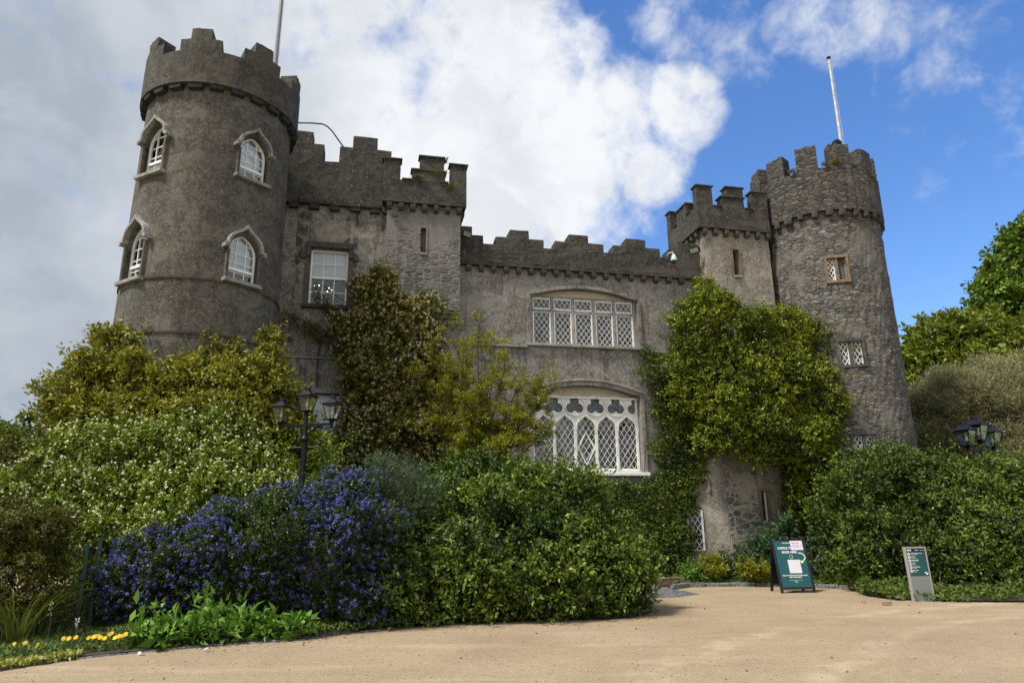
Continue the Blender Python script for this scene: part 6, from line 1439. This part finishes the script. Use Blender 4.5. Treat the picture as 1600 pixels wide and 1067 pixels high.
def crow(P, pitch, label, s=1.0, yaw=0.0):
    me = bpy.data.meshes.new('crow'); mb = MB()
    prof = [(.0, -.24, .0), (.022, -.22, .0), (.03, -.12, .01), (.062, -.04, .02), (.075, .05, .03), (.065, .13, .045), (.043, .19, .065), (.05, .23, .075), (.04, .27, .075), (.016, .30, .068), (.010, .33, .06), (.0, .37, .052)]
    seg = 10; vs = []
    for r, x, z in prof:
        for k in range(seg):
            a = 6.283*k/seg; fl_ = .35 if x < -.1 else 1.0; vs.append((x, max(r, .001)*math.cos(a)*(1.0 if x > -.1 else 1.5), z+max(r, .001)*math.sin(a)*fl_))
    fs = [(i*seg+k, i*seg+(k+1) % seg, (i+1)*seg+(k+1) % seg, (i+1)*seg+k) for i in range(len(prof)-1) for k in range(seg)]
    mb.add(vs, fs)
    for sy in (-1, 1):
        mb.add([(.12, sy*.06, .07), (-.02, sy*.085, .04), (-.22, sy*.04, .015), (-.05, sy*.07, -.02), (.10, sy*.07, .0)], [(0, 1, 2, 3, 4)])
        mb.tube([Vector((.02, sy*.025, -.02)), Vector((.05, sy*.03, -.10)), Vector((.055, sy*.03, -.15))], [.014, .007, .007], 6); mb.tube([Vector((.03, sy*.03, -.15)), Vector((.10, sy*.035, -.152))], .006, 5)
    o = mb.build('crow', plain('black feathers', (.008, .008, .010), .4, var=.2, bstr=0) if 'black feathers' not in bpy.data.materials else bpy.data.materials['black feathers'], None, smooth='all')
    o.location = P; o.rotation_euler = (0, -pitch, yaw); o.scale = (s, s, s); return tag(o, label, 'bird')
P = at(696, 254, 19.2); crow(P, math.radians(52), 'black crow perched upright in the gap of the turret battlement', .62, .1)
P = at(686.5, 248.5, 18.75); crow(P, math.radians(14), 'black crow crouching before the middle merlon of the turret', .62, .5)
def floodlight(P, ang, label):
    rt = empty('floodlight', P, label, 'floodlight', rz=ang); MB().box((-.16, -.12, -.09), (.16, 0, .09)).build('housing', M_BLACK, rt, bevel=.02); MB().box((-.135, -.127, -.07), (.135, -.1205, .07)).build('lens', plain('dull lens', (.20, .22, .16), .25, var=.1, bstr=0), rt)
    MB().box((-.02, 0.0, -.02), (.02, .18, .02)).build('bracket', M_BLACK, rt); return rt
x, z = L(726, 366, -.32); P = to_world((x, -.32, z)); o = floodlight(P, YAW+.7, 'black floodlight on the centre parapet beside the middle turret'); o.rotation_euler = (.3, 0, YAW+.6)
x, z = L(1087, 391.5, -.35); P = to_world((x, -.35, z)); o = floodlight(P, YAW-.7, 'black floodlight at the right end of the centre parapet'); o.rotation_euler = (.3, 0, YAW-.9)
x, z = L(1053, 404, -.34); P = to_world((x, -.34, z)); M_CCTV = plain('pale green grey casing', (.42, .52, .50), .4, var=.1, bstr=0)
rt = empty('security_camera', P, 'pale dome security camera hanging from the centre parapet', 'camera', rz=YAW)
b_ = MB(); b_.lathe([(.02, .16), (.055, .12), (.075, .06), (.105, -.04), (.108, -.075)][::-1], seg=16); b_.build('housing', M_CCTV, rt, smooth=True); b_ = MB(); b_.lathe([(.03, -.165), (.07, -.145), (.092, -.10), (.092, -.0765)], seg=16); b_.build('dome', plain('smoked dome', (.05, .06, .06), .15, bstr=0), rt, smooth=True)
MB().tube([Vector((0, 0, .15)), Vector((-.03, .03, .22)), Vector((-.10, .12, .22)), Vector((-.14, .22, .14))], .022, 8).build('bracket', M_CCTV, rt, smooth='all')
for px, py, yv, lab, s in ((735-60+8, 270, TY-OV-.03, 'yellow moss tuft below the middle merlon of the turret', .16), (701, 291, TY-OV-.03, 'yellow moss tuft below the right merlon of the turret', .12), (653, 276, TY-OV-.03, 'small yellow moss tuft on the crenel slab of the turret', .08)):
    x, z = L(px, py, yv); P = to_world((x, yv, z)); g = np.random.default_rng(int(px)); n = 260; d = g.normal(size=(n, 3))*np.array([s, .03, s*.4]); o = leaf_mesh('moss_tuft', d, unit(g.normal(size=(n, 3))+np.array([0, -.4, .3])), unit(g.normal(size=(n, 3))+np.array([0, -.5, .5])), np.full(n, .045), np.full(n, .02), g.random(n), leaf_mat('yellow moss', [(.08, .075, .01), (.17, .14, .015), (.25, .19, .02)])); o.location = P; tag(o, lab, 'moss')
for px, py, lab in ((1238, 268, 'moss tuft in the left gap of the right tower battlement'), (1290, 257, 'moss tuft in the middle gap of the right tower battlement'), (1307, 252, 'moss tuft under the merlon next to the white pole'), (1363, 276, 'weed tuft on the right edge of the right tower battlement')):
    d_ = ray(px, py); zz = elev_z(px, py, c2, RP2); h_ = math.hypot(d_.x, d_.y); P = CAM+d_*((zz-CAM.z)/d_.z); g = np.random.default_rng(int(px)); n = 220; d = np.clip(g.normal(size=(n, 3)), -1.1, 1.1)*np.array([.09, .06, .04]); o = leaf_mesh('moss_tuft', d, unit(g.normal(size=(n, 3))+np.array([0, -.4, .3])), unit(g.normal(size=(n, 3))+np.array([0, -.5, .5])), np.full(n, .05), np.full(n, .025), g.random(n), bpy.data.materials['yellow moss']); o.location = P-Vector(d_)*.04; tag(o, lab, 'moss')

# green railing in the shrubs at the left
M_RAIL = plain('green railing paint', (.012, .06, .05), .4, var=.2)
A = gnd(131, 992, 0); rt = empty('railing', (A.x, A.y+.1, 0), 'green metal railing half lost between hedge and blue shrub', 'railing', rz=math.radians(35))
mb = MB()
for i, (dx, w_, h) in enumerate(((0, .026, 1.42), (-.17, .026, 1.36))): MB().box((dx-w_, -w_, 0), (dx+w_, w_, h)).build('post', M_RAIL, rt, bevel=.004)
for z in (1.22, .18): MB().box((-1.2, -.012, z), (-.197, .012, z+.03)).build('rail', M_RAIL, rt)
for k_ in range(9):
    x = -.30-k_*.10; MB().box((x-.008, -.008, .211), (x+.008, .008, 1.219)).build('bar', M_RAIL, rt)
    MB().box((x-.008, -.008, 1.251), (x+.008, .008, 1.42)).build('finial', M_RAIL, rt)
# scattered litter of leaves and petals on the drive
M_DRY = plain('dry brown leaf', (.22, .12, .05), .8, var=.3); M_PET = plain('white petal', (.72, .68, .70), .7)
def leaf_on(px, py, s, mat, name, label, cat, rz, grp=None):
    P = gnd(px, py, .012); mb = MB(); n = 7; vs = []
    for i in range(n):
        u = i/(n-1); w_ = s*.35*math.sin(math.pi*min(.98, .06+.9*u)); vs += [(s*(u-.5), -w_, .006+.02*math.sin(u*3)+w_*.3), (s*(u-.5), 0, .002+.02*math.sin(u*3)), (s*(u-.5), w_, .006+.02*math.sin(u*3)+w_*.3)]
    fs = [(3*i+j, 3*i+j+1, 3*i+4+j, 3*i+3+j) for i in range(n-1) for j in (0, 1)]
    o = mb.add(vs, fs).build(name, mat, None, smooth='all', fix=False); o.location = P; o.rotation_euler = (0, 0, rz); tag(o, label, cat, grp)
leaf_on(1386, 944, .22, M_DRY, 'fallen_leaf', 'dry brown leaf on the drive left of the information pillar', 'leaf', .2)
leaf_on(611, 984, .14, M_DRY, 'fallen_leaf', 'orange brown leaf at the kerb below the blue shrub', 'leaf', .8)
leaf_on(1350, 941, .10, M_DRY, 'fallen_leaf', 'small leaf scrap near the corner of the right hedge', 'leaf', 1.8)
leaf_on(324, 1016, .09, M_PET, 'white_petal', 'white petal at the drive edge before the broad leaved clumps', 'petal', .6)
leaf_on(220, 1022, .09, M_PET, 'white_petal', 'white petal lying at the kerb right of the daisies', 'petal', 1.3)

g = np.random.default_rng(91); n = 5200; yy = 6.5+14*g.random(n)**1.7; xx = g.uniform(-1, 1, n)*(yy*.95)+1.5; bed = np.array([(p.x, p.y) for p in E1]); lim_y = np.interp(xx, bed[:, 0], bed[:, 1]); ok = ((yy < lim_y-.12) | (xx > bed[:-3, 0].max()+.3)) & (yy < np.interp(xx, [p.x for p in E2], [p.y for p in E2])-.1); xx, yy = xx[ok], yy[ok]; n = len(xx)
s = g.uniform(.004, .011, n)*(1+1.2*(g.random(n) < .05)); base = np.stack([xx, yy, s*.35], 1); O6 = np.array([(1, 0, 0), (0, 1, 0), (-1, 0, 0), (0, -1, 0), (0, 0, .7), (0, 0, -.7)])
V = base[:, None]+O6[None]*s[:, None, None]*g.uniform(.6, 1.3, (n, 6, 1)); F6 = [(0, 1, 4), (1, 2, 4), (2, 3, 4), (3, 0, 4), (1, 0, 5), (2, 1, 5), (3, 2, 5), (0, 3, 5)]
me = bpy.data.meshes.new('loose_grit'); me.from_pydata(V.reshape(-1, 3).tolist(), [], [tuple(6*i+q for q in f) for i in range(n) for f in F6]); me.attributes.new('tone', 'FLOAT', 'POINT').data.foreach_set('value', np.repeat(g.random(n), 6).astype(np.float32)); me.materials.append(leaf_mat('loose grit', [(.10, .075, .05), (.26, .20, .13), (.46, .38, .28)], rough=.9, trans=0)); o = link(bpy.data.objects.new('loose_grit', me)); tag(o, 'loose grit scattered over the sandy drive', 'grit', kind='stuff')

g = np.random.default_rng(93); n = 420; i_ = g.integers(3, 15, n); u_ = g.random(n); P = np.array([tuple(E1[i].lerp(E1[i+1], float(u))) for i, u in zip(i_, u_)]); P[:, 1] -= g.exponential(.22, n)+.03; P[:, 2] = .008; D = g.normal(size=(n, 3)); D[:, 2] *= .15; D = unit(D); N = unit(np.array([0, 0, 1.])+g.normal(size=(n, 3))*.25)
o = leaf_mesh('leaf_litter', P, D, N, g.uniform(.02, .05, n), g.uniform(.012, .028, n), g.random(n), leaf_mat('dead litter', [(.05, .03, .015), (.14, .08, .035), (.24, .16, .07)], trans=0)); tag(o, 'small dead leaves scattered on the drive along the left bed', 'leaf litter', kind='stuff')
